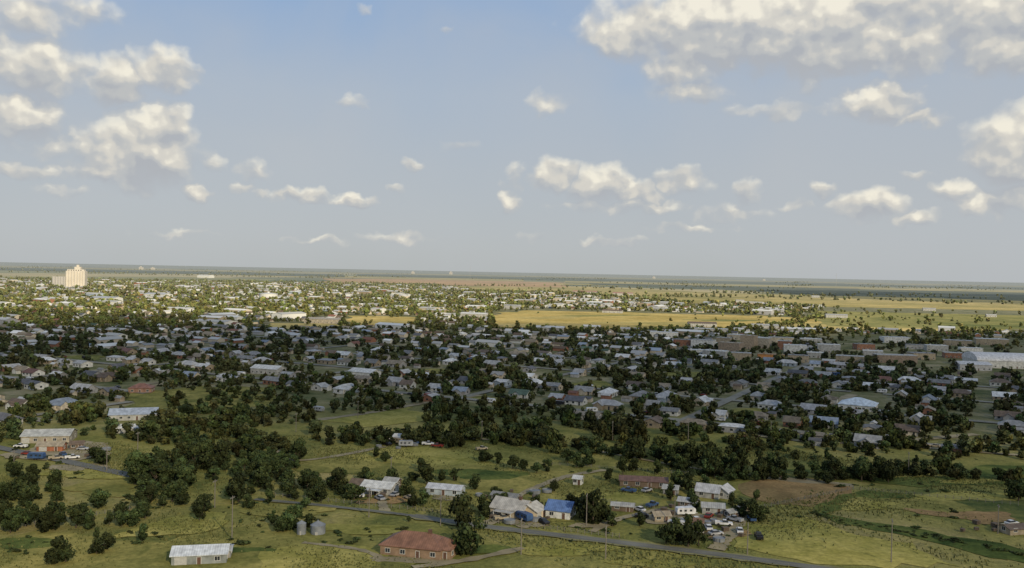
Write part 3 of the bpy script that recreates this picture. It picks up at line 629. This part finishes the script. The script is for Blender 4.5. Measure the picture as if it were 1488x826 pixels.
for i in range(4):
    w=random.uniform(3.5,6); l=random.uniform(3,4.5); h=random.uniform(2.1,2.5); SH.append((wall_mb(w,l,h,1,'gable',False).mesh('wall',[M_wall]),roof_mb(w,l,h,1,'gable',.2).mesh('roof',[M_roof])))
hb=MB(); hcol=[]
nh=0
for d,x,y,sh in houses:
    rn,rc=random.choices(ROOFS,RW)[0]; wn,wc=random.choices(WALLS,WW)[0]
    j=random.uniform(.65,1.15); rc2=tuple(min(.85,c*j) for c in rc)
    rot=TH+random.choice([0,0,math.pi/2,0])+random.uniform(-.1,.1)
    if nh<300:
        nh+=1; wm,rm=random.choice(SH if sh else PRO)
        e=empty('backyard_shed' if sh else house,(x,y,0),rot,f'{"small" if sh else "single storey"} {wn} {"shed" if sh else "house"} with {rn} roof in the town','shed' if sh else 'house','town sheds' if sh else 'town houses')
        o=bpy.data.objects.new('wall',wm); link(o,e); o.color=wc+(1,)
        o=bpy.data.objects.new('roof',rm); link(o,e); o.color=rc2+(1,)
    else:
        if sh: w,l,h,rh=random.uniform(4,7),random.uniform(3.5,5),2.3,1
        elif d>1150 and random.random()<.09: w,l,h,rh=random.uniform(20,55),random.uniform(12,26),random.uniform(4,8),2; rc2=random.choice([WH,LG,(.5,.5,.48)])
        elif random.random()<.04: w,l,h,rh=random.uniform(18,28),random.uniform(10,14),random.uniform(3.5,4.5),2; rc2=random.choice([WH,LG])
        else: w,l,h,rh=random.uniform(8,15),random.uniform(6,9.5),random.uniform(2.4,3.2),random.uniform(1.1,2.4)
        a=wall_mb(w,l,h,rh,'gable'); b=roof_mb(w,l,h,rh,'gable')
        c,s=math.cos(rot),math.sin(rot)
        for q,cc in ((a,wc),(b,rc2)):
            hb.add([(x+vx*c-vy*s,y+vx*s+vy*c,vz) for vx,vy,vz in q.v],q.f); hcol+= [tuple(cc)+(1,)]*sum(len(f) for f in q.f)
    occ.append((x,y,3 if sh else 6))
o=hb.obj('distant_town_houses',[M_attr]); o['kind']='stuff'; tag(o,'mass of far small houses and sheds across the town','houses')
at=o.data.color_attributes.new('tint','FLOAT_COLOR','CORNER'); at.data.foreach_set('color',np.array(hcol,dtype=np.float32).ravel())
k=0
while k<130:
    iu=random.randint(-10,14); iv=random.randint(2,12)
    p=U*(iu*BU+random.uniform(10,130))+V*(iv*BV+random.choice([-5.5,5.5,10,-10]))
    px,py=P(p.x,p.y)
    if 0<px<1488 and p.y>300 and p.length<900 and intown(px,py):
        vehicle(random.choice(['car','car','pickup','trailer']),p.x,p.y,TH+random.choice([0,math.pi]),random.choice(['white','white','silver','black','red','blue','beige']),'on a town street'); k+=1
# ------------------------------------------------------------ trees
def crown_arrays(n,leaf,seed,lobes=7,spread=.62):
    r=np.random.default_rng(seed)
    lc=[];lr=[]
    sx_,sy_=r.uniform(.75,1.25,2)
    for i in range(lobes):
        a=r.uniform(0,2*math.pi); q=r.uniform(.1,spread) if i else 0; z=r.uniform(.4,1.8)
        q*= (1.05-0.5*abs(z-0.9)); lc.append((q*math.cos(a)*sx_,q*math.sin(a)*sy_,z)); lr.append(r.uniform(.22,.55))
    lc=np.array(lc);lr=np.array(lr); li=r.choice(lobes,n,p=lr**2/np.sum(lr**2))
    d=r.normal(size=(n,3)); d/=np.linalg.norm(d,axis=1)[:,None]
    rad=lr[li]*r.uniform(.5,1.2,n)
    c=lc[li]+d*rad[:,None]*np.array([1,1,.85])
    nn=d+r.normal(size=(n,3))*.45; nn/=np.linalg.norm(nn,axis=1)[:,None]
    t=np.cross(nn,r.normal(size=(n,3))); t/=np.linalg.norm(t,axis=1)[:,None]; b=np.cross(nn,t)
    s=leaf*r.uniform(.6,1.3,n)[:,None]; s2=s*r.uniform(.6,1,n)[:,None]
    v=np.stack([c-t*s-b*s2,c+t*s-b*s2,c+t*s+b*s2,c-t*s+b*s2],1)
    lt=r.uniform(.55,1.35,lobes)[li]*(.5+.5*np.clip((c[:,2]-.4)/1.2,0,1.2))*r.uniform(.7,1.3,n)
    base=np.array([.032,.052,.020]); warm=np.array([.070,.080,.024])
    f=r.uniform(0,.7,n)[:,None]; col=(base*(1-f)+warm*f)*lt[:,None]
    return v,col
def quads_obj(name,v,col,mat,parent=None):
    n=v.shape[0]; me=bpy.data.meshes.new(name); me.vertices.add(n*4); me.loops.add(n*4); me.polygons.add(n)
    me.vertices.foreach_set('co',v.astype(np.float32).ravel()); me.loops.foreach_set('vertex_index',np.arange(n*4,dtype=np.int32))
    me.polygons.foreach_set('loop_start',np.arange(0,n*4,4,dtype=np.int32)); me.polygons.foreach_set('loop_total',np.full(n,4,dtype=np.int32))
    me.update(calc_edges=True); me.materials.append(mat)
    at=me.color_attributes.new('tint','FLOAT_COLOR','POINT'); cc=np.ones((n,4,4),dtype=np.float32); cc[:,:,:3]=col[:,None,:]; at.data.foreach_set('color',cc.ravel())
    return me
def trunk_me(seed):
    r=random.Random(seed); mb=MB(); mb.tube((0,0,0),(.03,.02,.7),.07,.05,7)
    for i in range(5):
        a=r.uniform(0,6.28); z=r.uniform(.35,.7); p=(.03,.02,z); q=(.45*math.cos(a),.45*math.sin(a),z+r.uniform(.4,.7)); mb.tube(p,q,.035,.012,5)
    mb.tube((.03,.02,.7),(.05,0,1.5),.05,.015,6)
    return mb.mesh('trunk',[M_bark])
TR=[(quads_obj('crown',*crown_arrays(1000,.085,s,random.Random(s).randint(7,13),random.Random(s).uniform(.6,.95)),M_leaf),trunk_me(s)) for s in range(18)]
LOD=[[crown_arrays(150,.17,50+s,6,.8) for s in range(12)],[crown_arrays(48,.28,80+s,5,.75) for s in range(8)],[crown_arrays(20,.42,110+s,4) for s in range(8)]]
trees=[]
def add(px,py,r=4,hf=None):
    x,y=G(px,py); trees.append((x,y,r,hf or random.uniform(.85,1.25)))
def fillpoly(poly,spacing,r0,r1,thin=-9):
    w=[G(*p) for p in poly]; xs=[a for a,_ in w]; ys=[b for _,b in w]; A=(max(xs)-min(xs))*(max(ys)-min(ys)); pts=[]
    for _ in range(int(A/spacing**2*6)):
        x=random.uniform(min(xs),max(xs)); y=random.uniform(min(ys),max(ys))
        cl=math.sin(x*.09+math.sin(y*.05)*2)+math.sin(y*.06+math.sin(x*.07)*2.3)
        if cl<thin: continue
        if inpoly(x,y,w) and all((x-a)**2+(y-b)**2>spacing**2 for a,b in pts) and not any((x-a)**2+(y-b)**2<(r+3)**2 for a,b,r in occ):
            pts.append((x,y)); trees.append((x,y,r0+(r1-r0)*random.random()**1.5,random.uniform(.75,1.15)))
fillpoly([(195,640),(215,610),(300,600),(400,596),(455,615),(465,640),(445,665),(410,700),(372,740),(300,745),(215,742),(195,705),(190,660)],5.2,1.9,4.5,-.8)
fillpoly([(410,705),(540,700),(548,728),(420,735)],5.5,2,3.6,-.9)
fillpoly([(240,560),(440,556),(450,600),(390,600),(240,600)],7.5,2.1,4,-.5)
fillpoly([(20,690),(90,700),(100,735),(0,735)],6,1.8,3.2,-.6)
fillpoly([(40,745),(210,728),(215,768),(40,775)],6.5,1.6,3.2,-.1)
def belt(pts,width,sp,r0,r1):
    q=[Vector(G(*p)) for p in pts]
    for a,b in zip(q,q[1:]):
        Ld=(b-a).length; d=(b-a).normalized(); n=Vector((-d.y,d.x))
        for _ in range(int(Ld*width/sp**2)):
            p=a+d*random.uniform(0,Ld)+n*random.gauss(0,width*.33)
            if not any((p.x-t[0])**2+(p.y-t[1])**2<(sp*.5)**2 for t in trees[-80:]): trees.append((p.x,p.y,random.uniform(r0,r1)*random.choice([.6,.85,1]),random.uniform(.8,1.3)))
belt([(480,640),(580,642),(650,636),(720,640),(800,644),(860,654),(930,662),(1000,678),(1080,694)],20,4.5,2.5,4.6)
belt([(1060,692),(1180,697),(1300,693),(1360,688)],13,3.9,2.3,4.2)
belt([(610,615),(680,612),(745,622),(800,634)],16,6,2.4,4.4); belt([(820,618),(880,622),(920,645)],20,5.6,2.5,4.8)
belt([(1360,692),(1488,698)],10,6,2.2,4); belt([(1385,650),(1500,665)],25,7,2.4,4.2); belt([(900,645),(1080,660),(1200,670),(1400,676)],10,9,2,3.2)
belt([(20,772),(110,768),(205,762)],9,5,2,3.6); belt([(-10,728),(90,722)],10,5,2,3.6)
belt([(90,625),(180,640)],14,7,2.4,4); belt([(0,608),(120,618),(180,600)],18,6.5,2.4,4.2); belt([(0,690),(60,672)],8,7,2,3)
belt([(330,724),(400,732),(500,744)],5,4.6,1.4,2.6); belt([(540,752),(680,772)],3,6,.9,1.8); belt([(60,800),(200,790)],14,10,1.2,2.4); belt([(560,690),(700,672),(860,668)],10,11,1.4,2.6)
for a in [(135,672,3.6),(150,676,3),(80,820,3.5),(95,818,2.5),(140,806,2.2),(155,800,2.4),(205,788,2.2),(290,758,2.2),(415,772,2.8),(428,768,3),(405,774,2.2),(450,768,2),(402,690,3),(412,688,2.5),(620,705,3.6),(600,738,2.5),(615,735,2.5),(670,772,4.6),(662,762,3.5),(684,806,4.2),(745,682,2.8),(705,672,2.6),(825,672,3),(838,680,3),(855,676,2.8),(780,688,2.5),(795,686,2.5),(760,684,2.2),(862,762,4.4),(848,752,3.5),(872,758,3.5),(655,652,3.4),(668,650,2.6),(985,712,3.4),(1000,716,3),(975,728,2.5),(1090,757,3.4),(1075,752,3),(1105,756,3),(1095,748,2.4),(980,792,4.0),(1000,795,3.8),(968,790,3),(1015,793,2.8),(1480,728,4.2),(735,735,2.2),(700,745,2.4),(590,722,3),(570,706,2.8),(905,690,2.8),(920,685,2.4),(1010,740,2.4),(960,702,2.6),(640,700,2.4),(50,760,2.4),(5,770,3.5),(15,775,2.6),(80,715,3),(35,735,2.5),(545,665,2.2),(560,672,2),(395,762,1.8),(1370,690,4),(1100,730,1.8),(1160,690,2.5),(720,722,2),(805,715,1.8),(780,735,2),(830,735,2.2),(890,765,1.8),(930,765,1.8),(1005,728,2.2),(1065,735,2),(1025,705,2.2),(885,700,2.2),(955,690,2.4),(530,700,2.6),(600,700,2.2),(690,712,2.2),(660,700,2),(705,752,2),(796,748,2),(830,742,2.2),(720,738,2.2),(537,706,2.2),(1015,718,2)]:
    add(*a)
def scatter(d0,d1,n,r0,r1):
    th=rng.uniform(-.56,.56,n); d=np.sqrt(rng.uniform(d0*d0,d1*d1,n)); x=d*np.sin(th); y=d*np.cos(th); px,py=Pn(x,y)
    up=interp(px,UP)-1; lo=interp(px,LOW)+4; ok=(py<lo)&(py>up)&(px>-60)&(px<1550)
    cl=np.sin(x*.021+np.sin(y*.017)*2)*np.sin(y*.019+np.sin(x*.013)*2)+.4*np.sin(x*.07+y*.05); ok&=(cl+rng.uniform(-1,1,n)*.8>-.25)
    gu=(x*U.x+y*U.y)%BU; gv=(x*V.x+y*V.y)%BV
    if d1<2000: ok&=(gu>6)&(gu<BU-6)&(gv>5)&(gv<BV-5)
    ids=np.nonzero(ok)[0]; out=[]
    for i in ids:
        inx=False
        if inlot(px[i],py[i]) and random.random()<.85: continue
        for k_,e in enumerate(EXC):
            if inpoly(px[i],py[i],e):
                inx=True; keep=0.07 if k_ in (2,) else (0.3 if k_>=9 else .015)
                if random.random()<keep: inx=False
                break
        if not inx: out.append((x[i],y[i]))
    return out
H=np.array([(a,b) for a,b,_ in occ]); HR=np.array([r for _,_,r in occ])
from mathutils.kdtree import KDTree
kd=KDTree(len(H))
for i,(a,b) in enumerate(H): kd.insert((a,b,0),i)
kd.balance()
for (d0,d1,n,r0,r1) in ((340,700,6000,1.8,4.1),(700,1250,13200,1.8,4.4),(1250,2200,16500,2.2,4.8),(2200,4700,24000,2.8,6.5)):
    for x,y in scatter(d0,d1,n,r0,r1):
        if d0<1250:
            bad=False
            for co,i,dd in kd.find_n((x,y,0),2):
                if dd<HR[i]*.86+1.2: bad=True
            for co,i,dd in kd.find_n((x*1.012,y*1.012,0),1):
                if dd<HR[i]*.6 and random.random()<.42: bad=True
            if bad: continue
        trees.append((x,y,random.uniform(r0,r1)*random.choice([.6,.85,1,1.2]),random.uniform(.75,1.15)))
for e,nn in ((EXC[1],460),(EXC[0],60),(EXC[2],90)):
    for _ in range(nn):
        i=random.randrange(len(e)); a=e[i]; b=e[(i+1)%len(e)]; t=random.random(); x,y=G(min(1500,a[0]+(b[0]-a[0])*t+random.uniform(-3,3)),a[1]+(b[1]-a[1])*t+random.gauss(0,1.6)); trees.append((x,y,random.uniform(2,5),random.uniform(.8,1.2)))
for _ in range(110):
    px=random.uniform(0,1488); py=HY(px)+random.choice([5,7,9,12,16,20,26,32])*random.uniform(.8,1.2)+3
    if px<500: py=HY(px)+random.uniform(6,16)
    x,y=G(px,py); n=random.randint(5,26); a=random.choice([TH,TH+math.pi/2,0])
    for k in range(n):
        s=(k-n/2)*random.uniform(10,26); trees.append((x+math.cos(a)*s*2,y+math.sin(a)*s+random.uniform(-8,8),random.uniform(4,8),random.uniform(.8,1.1)))
shr=[]
cen=[(random.uniform(-10,1490),random.uniform(645,826)) for _ in range(44)]
ditch=[(1180,745),(1215,757),(1300,770),(1380,786),(1488,808)]
for _ in range(340):
    if random.random()<.2:
        i=random.randrange(4); t=random.random(); px=ditch[i][0]*(1-t)+ditch[i+1][0]*t; py=ditch[i][1]*(1-t)+ditch[i+1][1]*t+random.gauss(0,2.5)
    else: c=random.choice(cen); px=c[0]+random.gauss(0,24); py=c[1]+random.gauss(0,7)
    x,y=G(px,py)
    if py>835 or py<640 or any((x-a)**2+(y-b)**2<(r+2)**2 for a,b,r in occ): continue
    if min((Vector((x,y))-p).length for p in main_road)<4: continue
    shr.append((x,y,random.choice([.4,.6,.8,1.2])*random.uniform(.8,1.2),random.uniform(.5,.8)))
trees=[t for t in trees if not any(abs(t[0]-a)<r and abs(t[1]-b)<r and r>6 for a,b,r in occ[:90])]
trees=[t for t in trees if t[1]>620 or min((Vector((t[0],t[1]))-p).length for p in main_road)>3.2]
def dkey(t):
    px,py=P(t[0],t[1]); return math.hypot(t[0],t[1])+(0 if -20<px<1508 and py<850 else 1e6)
trees.sort(key=dkey)
tiers=[[],[],[],[]]
for i,(x,y,r,hf) in enumerate(trees):
    if i<300:
        cm,tm=TR[i%18]; e=empty('tree',(x,y,0),random.uniform(0,6.28),'bushy dark green broadleaf tree standing in grass','tree','broadleaf trees'); e.scale=(r,r,r*hf)
        link(bpy.data.objects.new('crown',cm),e); link(bpy.data.objects.new('trunk',tm),e)
    else:
        d=math.hypot(x,y); tiers[3 if d<470 else 0 if d<750 else 1 if d<1500 else 2].append((x,y,r,hf))
LOD.append([crown_arrays(420,.12,150+s,9,.8) for s in range(12)])
V_=[];C_=[]
for ti,lst in enumerate(tiers):
    for x,y,r,hf in lst:
        v,c=random.choice(LOD[ti]); a=random.uniform(0,6.28); ca,sa=math.cos(a),math.sin(a)
        w=np.empty_like(v); w[...,0]=(v[...,0]*ca-v[...,1]*sa)*r+x; w[...,1]=(v[...,0]*sa+v[...,1]*ca)*r+y; w[...,2]=(v[...,2]-(.3 if ti in (1,2) else .25))*r*hf
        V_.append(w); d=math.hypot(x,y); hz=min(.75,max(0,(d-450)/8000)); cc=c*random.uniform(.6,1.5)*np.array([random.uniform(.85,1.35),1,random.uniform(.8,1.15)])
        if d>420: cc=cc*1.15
        if d>1150: cc=cc*np.array([2.0,1.8,1.15])  # sunlit yellow-green brightening painted into far leaf colours
        C_.append(cc*(1-hz)+np.array([.25,.27,.22])*hz)  # air haze painted into leaf colours with distance
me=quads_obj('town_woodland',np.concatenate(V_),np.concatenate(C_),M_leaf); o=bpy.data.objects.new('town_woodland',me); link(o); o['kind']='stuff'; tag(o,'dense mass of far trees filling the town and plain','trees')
SB=[quads_obj('shrub',*crown_arrays(200,.17,200+s,6,1.1),M_leaf) for s in range(8)]
for i,(x,y,r,hf) in enumerate(shr):
    o=bpy.data.objects.new('shrub',SB[i%8]); link(o); o.location=(x,y,-.3*r); o.scale=(r*1.6,r*1.2,r*hf); o.rotation_euler=(0,0,random.uniform(0,6.28)); tag(o,'low dark green shrub growing in the pasture','shrub','pasture shrubs')
n=90000
d=np.sqrt(rng.uniform(220**2,420**2,n)); th=rng.uniform(-.56,.56,n); x=d*np.sin(th); y=d*np.cos(th)
den=np.sin(x*.06+np.sin(y*.05)*2.5)+np.sin(y*.075+np.sin(x*.04)*2.5)+.6*np.sin(x*.21+y*.13)+rng.normal(size=n)*.7
keep=den>.8
rd=np.array([(p.x,p.y) for p in main_road]); 
md=np.min((x[:,None]-rd[None,:,0])**2+(y[:,None]-rd[None,:,1])**2,axis=1); keep&=(md>16)
x=x[keep];y=y[keep]; n=len(x)
a=rng.uniform(0,math.pi,n); s=rng.uniform(.12,.35,n); h=rng.uniform(.42,.66,n); lx=np.cos(a)*s; ly=np.sin(a)*s; tx=rng.normal(size=n)*.15; ty=rng.normal(size=n)*.15+.1
v=np.zeros((n,4,3)); v[:,0]=np.stack([x-lx,y-ly,0*x],1); v[:,1]=np.stack([x+lx,y+ly,0*x],1); v[:,2]=np.stack([x+lx*.6+tx,y+ly*.6+ty,h],1); v[:,3]=np.stack([x-lx*.6+tx,y-ly*.6+ty,h],1)
f=rng.uniform(0,1,n)[:,None]; col=(np.array([.07,.085,.03])*(1-f)+np.array([.15,.145,.05])*f)*rng.uniform(.8,1.1,n)[:,None]
o=bpy.data.objects.new('rough_grass',quads_obj('rough_grass',v,col,M_tuft)); link(o); o['kind']='stuff'; tag(o,'rough tufted grass and weeds covering the pasture','grass')
# ------------------------------------------------------------ sun, sky, clouds
EL=math.radians(26); AZ=math.radians(150)
Sd=Vector((math.sin(AZ)*math.cos(EL),math.cos(AZ)*math.cos(EL),math.sin(EL)))
sl=bpy.data.lights.new('sun','SUN'); sl.energy=5.0; sl.angle=math.radians(.5); sl.color=(1,.86,.62); so=bpy.data.objects.new('sun',sl); link(so); so.rotation_euler=Sd.to_track_quat('Z','Y').to_euler(); so.location=(500,-900,600)
m,nt,N,L,B=newmat('cloud_vapour'); M_cloud=m; out=N['Material Output']; N.remove(B)
tc=N.new('ShaderNodeTexCoord'); nz=noise(N,L,tc.outputs['Object'],0.0032,3,.55)
f=maprange(N,L,nz,.38,.62,.1,.5); tr=N.new('ShaderNodeBsdfTransparent'); df=N.new('ShaderNodeBsdfDiffuse'); df.inputs[0].default_value=(.85,.86,.88,1)
ms=N.new('ShaderNodeMixShader'); L.new(f,ms.inputs[0]); L.new(tr.outputs[0],ms.inputs[1]); L.new(df.outputs[0],ms.inputs[2]); L.new(ms.outputs[0],out.inputs['Surface'])
def shade_cloud(x0,x1,y0,y1,Hc,label,seed):  # unseen clouds added sunward so their shade lands on the given ground area
    k=Hc/math.tan(EL); ox=math.sin(AZ)*k; oy=math.cos(AZ)*k
    r=random.Random(seed); n=96; cx=(x0+x1)/2;cy=(y0+y1)/2; ax=(x1-x0)/2; ay=(y1-y0)/2; vs=[];fs=[]
    ph=[r.uniform(0,6.28) for _ in range(8)]
    rings=8
    for side in (1,-1):
        for k2 in range(rings+1):
            q=k2/rings
            for i in range(n):
                a=2*math.pi*i/n; e4=(abs(math.cos(a))**4+abs(math.sin(a))**4)**-.25
                wob=1+.035*math.sin(5*a+ph[0])+.025*math.sin(11*a+ph[1])+.015*math.sin(23*a+ph[2])+.008*math.sin(41*a+ph[3])
                rad=q*e4*wob; x=ax*rad*math.cos(a); y=ay*rad*math.sin(a)
                th=math.sqrt(max(0,1-q**2))*(220 if side>0 else 60)*(1+.3*math.sin(x*.006+ph[4])*math.sin(y*.007+ph[5]))
                vs.append((x,y,side*th))
    st=(rings+1)*n
    for s in (0,1):
        for k2 in range(rings):
            for i in range(n):
                j=(i+1)%n; q4=(s*st+k2*n+i,s*st+k2*n+j,s*st+(k2+1)*n+j,s*st+(k2+1)*n+i); fs.append(q4 if s else q4[::-1])
    o=mesh_obj('shade_cloud',vs,fs,[M_cloud],loc=(cx+ox,cy+oy,Hc),smooth=True); tag(o,label,'shade_cloud'); return o
shade_cloud(-2600,3000,-1500,1150,1300,'broad white cumulus, unseen, added to shade the pasture',3)
shade_cloud(-2600,3000,460,1145,1500,'long white cumulus bank, unseen, added to shade the town',8)
shade_cloud(1250,4200,2900,5400,1300,'white cumulus, unseen, added to shade distant farmland',5)
wd=bpy.data.worlds.new('World'); sc.world=wd; wd.use_nodes=True; nt=wd.node_tree; N=nt.nodes; L=nt.links
bg=N['Background']; bg.inputs['Strength'].default_value=.1
sky=N.new('ShaderNodeTexSky'); sky.sky_type='NISHITA'; sky.sun_disc=False; sky.sun_elevation=EL; sky.sun_rotation=AZ; sky.dust_density=2.0; sky.altitude=900
tc=N.new('ShaderNodeTexCoord'); D=tc.outputs['Generated']; sp=N.new('ShaderNodeSeparateXYZ'); L.new(D,sp.inputs[0])
def mth(op,a,b=None,c=None):
    n=N.new('ShaderNodeMath'); n.operation=op
    for i,x in enumerate((a,b,c)):
        if x is None: continue
        if isinstance(x,(int,float)): n.inputs[i].default_value=x
        else: L.new(x,n.inputs[i])
    return n.outputs[0]
def vmt(op,a,b=None,c=None):
    n=N.new('ShaderNodeVectorMath'); n.operation=op
    for i,x in enumerate((a,b,c)):
        if x is None: continue
        if isinstance(x,tuple): n.inputs[i].default_value=x
        else: L.new(x,n.inputs[i])
    return n.outputs[0]
az=mth('ARCTAN2',sp.outputs[0],sp.outputs[1]); el=mth('ARCSINE',sp.outputs[2])
CL=[(30,22,66,32,.85),(95,12,84,28,.6),(50,100,74,40,1),(15,88,48,36,.85),(30,168,58,34,.95),(70,215,64,22,.5),(42,250,40,16,.85),(168,118,36,30,1.1),(235,103,40,28,1.1),(205,218,68,46,1.2),(228,188,40,36,1.15),(160,250,64,15,.85),(140,212,34,24,.75),(285,280,26,12,.75),(350,273,22,9,.7),(365,250,32,20,.5),(310,240,27,24,.5),(440,285,42,12,.9),(510,291,32,10,.95),(385,280,24,9,.55),
(525,12,15,10,.55),(648,43,12,10,.5),(602,240,22,9,.55),(575,275,16,9,.6),(575,346,66,12,.6),(515,148,30,12,.4),(670,215,40,12,.4),(100,280,44,10,.5),(460,350,60,8,.5),(250,340,60,8,.45),
(797,149,38,20,.65),(805,258,34,26,1),(872,268,48,25,1.05),(925,277,44,18,1),(990,264,38,20,.95),(747,258,18,24,.6),(740,295,20,18,.7),(1082,280,22,20,.65),(1060,310,64,16,.6),(900,300,130,14,.6),(770,346,32,12,.55),(890,352,60,10,.5),(1000,330,70,10,.5),
(930,45,84,42,1.1),(1050,38,100,48,1.45),(1170,38,110,50,1.5),(1230,64,110,36,1.25),(1310,70,90,34,1.15),(1390,45,100,44,1.0),(1000,92,70,40,.9),(1000,134,50,20,.85),(1180,112,22,26,.7),(1300,6,150,34,1.15),(1450,15,100,44,1.2),(1465,68,84,34,1.05),(1278,150,48,25,1.05),(1330,173,36,12,.9),(1474,213,46,42,1.3),(1197,274,19,11,.85),(1265,298,48,22,1),(1332,318,30,14,.85),(1388,278,28,15,.85),(1455,293,50,19,.9),(1330,255,24,9,.55),(1130,160,100,16,.5),(1155,298,30,10,.5)]
rr=random.Random(4); cc=[]
for px,py,rx,ry,w in CL:
    d=ray(px,py).normalized(); cc.append((math.atan2(d.x,d.y),math.asin(d.z),rx/F*1.02,ry/F*1.02,w))
for _ in range(24):
    a=rr.choice([-1,1])*rr.uniform(.85,3.1); e_=rr.uniform(.12,1.1); s=rr.uniform(.07,.22); cc.append((a,e_,s,s*.45,rr.uniform(.7,1.1)))
while len(cc)%3: cc.append((3,1.2,.1,.05,.3))
DL=.42
def mask(az_,el_):
    A=N.new('ShaderNodeCombineXYZ'); E=N.new('ShaderNodeCombineXYZ')
    for i in range(3): L.new(az_,A.inputs[i]); L.new(el_,E.inputs[i])
    cur=None; cur2=None
    for i in range(0,len(cc),3):
        t=cc[i:i+3]
        a=vmt('MULTIPLY_ADD',A.outputs[0],tuple(1/q[2] for q in t),tuple(-q[0]/q[2] for q in t))
        e_=vmt('MULTIPLY_ADD',E.outputs[0],tuple(1/q[3] for q in t),tuple(-q[1]/q[3] for q in t))
        s=vmt('MULTIPLY_ADD',a,a,vmt('MULTIPLY',e_,e_)); w=tuple(q[4] for q in t)
        val=vmt('MULTIPLY_ADD',s,(-.7,-.7,-.7),w)
        v2=vmt('MULTIPLY_ADD',e_,(-1.4*DL,)*3,val)
        cur=val if cur is None else vmt('MAXIMUM',cur,val)
        cur2=v2 if cur2 is None else vmt('MAXIMUM',cur2,v2)
    def red(c):
        s3=N.new('ShaderNodeSeparateXYZ'); L.new(c,s3.inputs[0])
        return mth('MAXIMUM',mth('MAXIMUM',s3.outputs[0],s3.outputs[1]),mth('MAXIMUM',s3.outputs[2],-1.0))
    return red(cur),red(cur2)
cv=N.new('ShaderNodeCombineXYZ'); L.new(az,cv.inputs[0]); L.new(mth('MULTIPLY',el,1.15),cv.inputs[1])
def nz_(off,scale,detail,rough=.5):
    n=N.new('ShaderNodeTexNoise'); n.noise_dimensions='2D'; n.inputs['Scale'].default_value=scale; n.inputs['Detail'].default_value=detail; n.inputs['Roughness'].default_value=rough
    L.new(vmt('ADD',cv.outputs[0],off),n.inputs['Vector']); return n.outputs['Fac']
w1=nz_((3,1,0),40,3,.48); w2=nz_((7,5,0),40,3,.48)
wa=mth('MULTIPLY_ADD',mth('SUBTRACT',w1,.5),.03,az)
we=mth('MULTIPLY_ADD',mth('SUBTRACT',w2,.5),.022,el)
M0,M2=mask(wa,we)
n0=nz_((0,0,0),30,4,.45); nL=nz_((.0035,.008,0),30,2,.5)
vv=N.new('ShaderNodeTexVoronoi'); vv.voronoi_dimensions='2D'; vv.feature='SMOOTH_F1'; vv.inputs['Scale'].default_value=44; vv.inputs['Smoothness'].default_value=.6
cw=N.new('ShaderNodeCombineXYZ'); L.new(wa,cw.inputs[0]); L.new(we,cw.inputs[1]); L.new(cw.outputs[0],vv.inputs['Vector'])
bil=mth('SUBTRACT',.38,vv.outputs['Distance'])
d1=mth('ADD',mth('ADD',M0,mth('MULTIPLY',mth('SUBTRACT',n0,.52),.8)),mth('MULTIPLY',bil,.4))
alpha=maprange(N,L,d1,-.12,.95,0,.94,True)
lit=mth('ADD',mth('MULTIPLY',mth('SUBTRACT',M0,M2),.95),mth('ADD',mth('MULTIPLY',mth('SUBTRACT',n0,nL),1.4),mth('MULTIPLY_ADD',bil,.5,.52)))
ccol=ramp(N,[(0,(.43,.45,.48)),(.3,(.51,.52,.52)),(.6,(.67,.645,.585)),(.97,(.91,.86,.73))],'EASE'); L.new(lit,ccol.inputs[0])
gr=ramp(N,[(0,(.45,.475,.475)),(.05,(.45,.48,.505)),(.14,(.435,.48,.53)),(.24,(.40,.475,.575)),(.36,(.28,.415,.63)),(.6,(.19,.34,.60)),(1,(.13,.26,.5))])
L.new(maprange(N,L,el,0,.8),gr.inputs[0])
vn=N.new('ShaderNodeTexNoise'); vn.inputs['Scale'].default_value=3.5; vn.inputs['Detail'].default_value=5; vn.inputs['Distortion'].default_value=.4; L.new(D,vn.inputs['Vector'])
g2=mix(N,L,maprange(N,L,vn.outputs['Fac'],.36,.66,0,.7),gr.outputs[0],(.48,.505,.535))
skys=vmt('MULTIPLY',sky.outputs[0],(.1,.1,.1)); base=mix(N,L,.93,skys,g2)
fin=mix(N,L,alpha,base,ccol.outputs[0])
L.new(vmt('MULTIPLY',fin,(10,10,10)),bg.inputs['Color'])
wd.cycles.sampling_method='MANUAL'; wd.cycles.sample_map_resolution=256
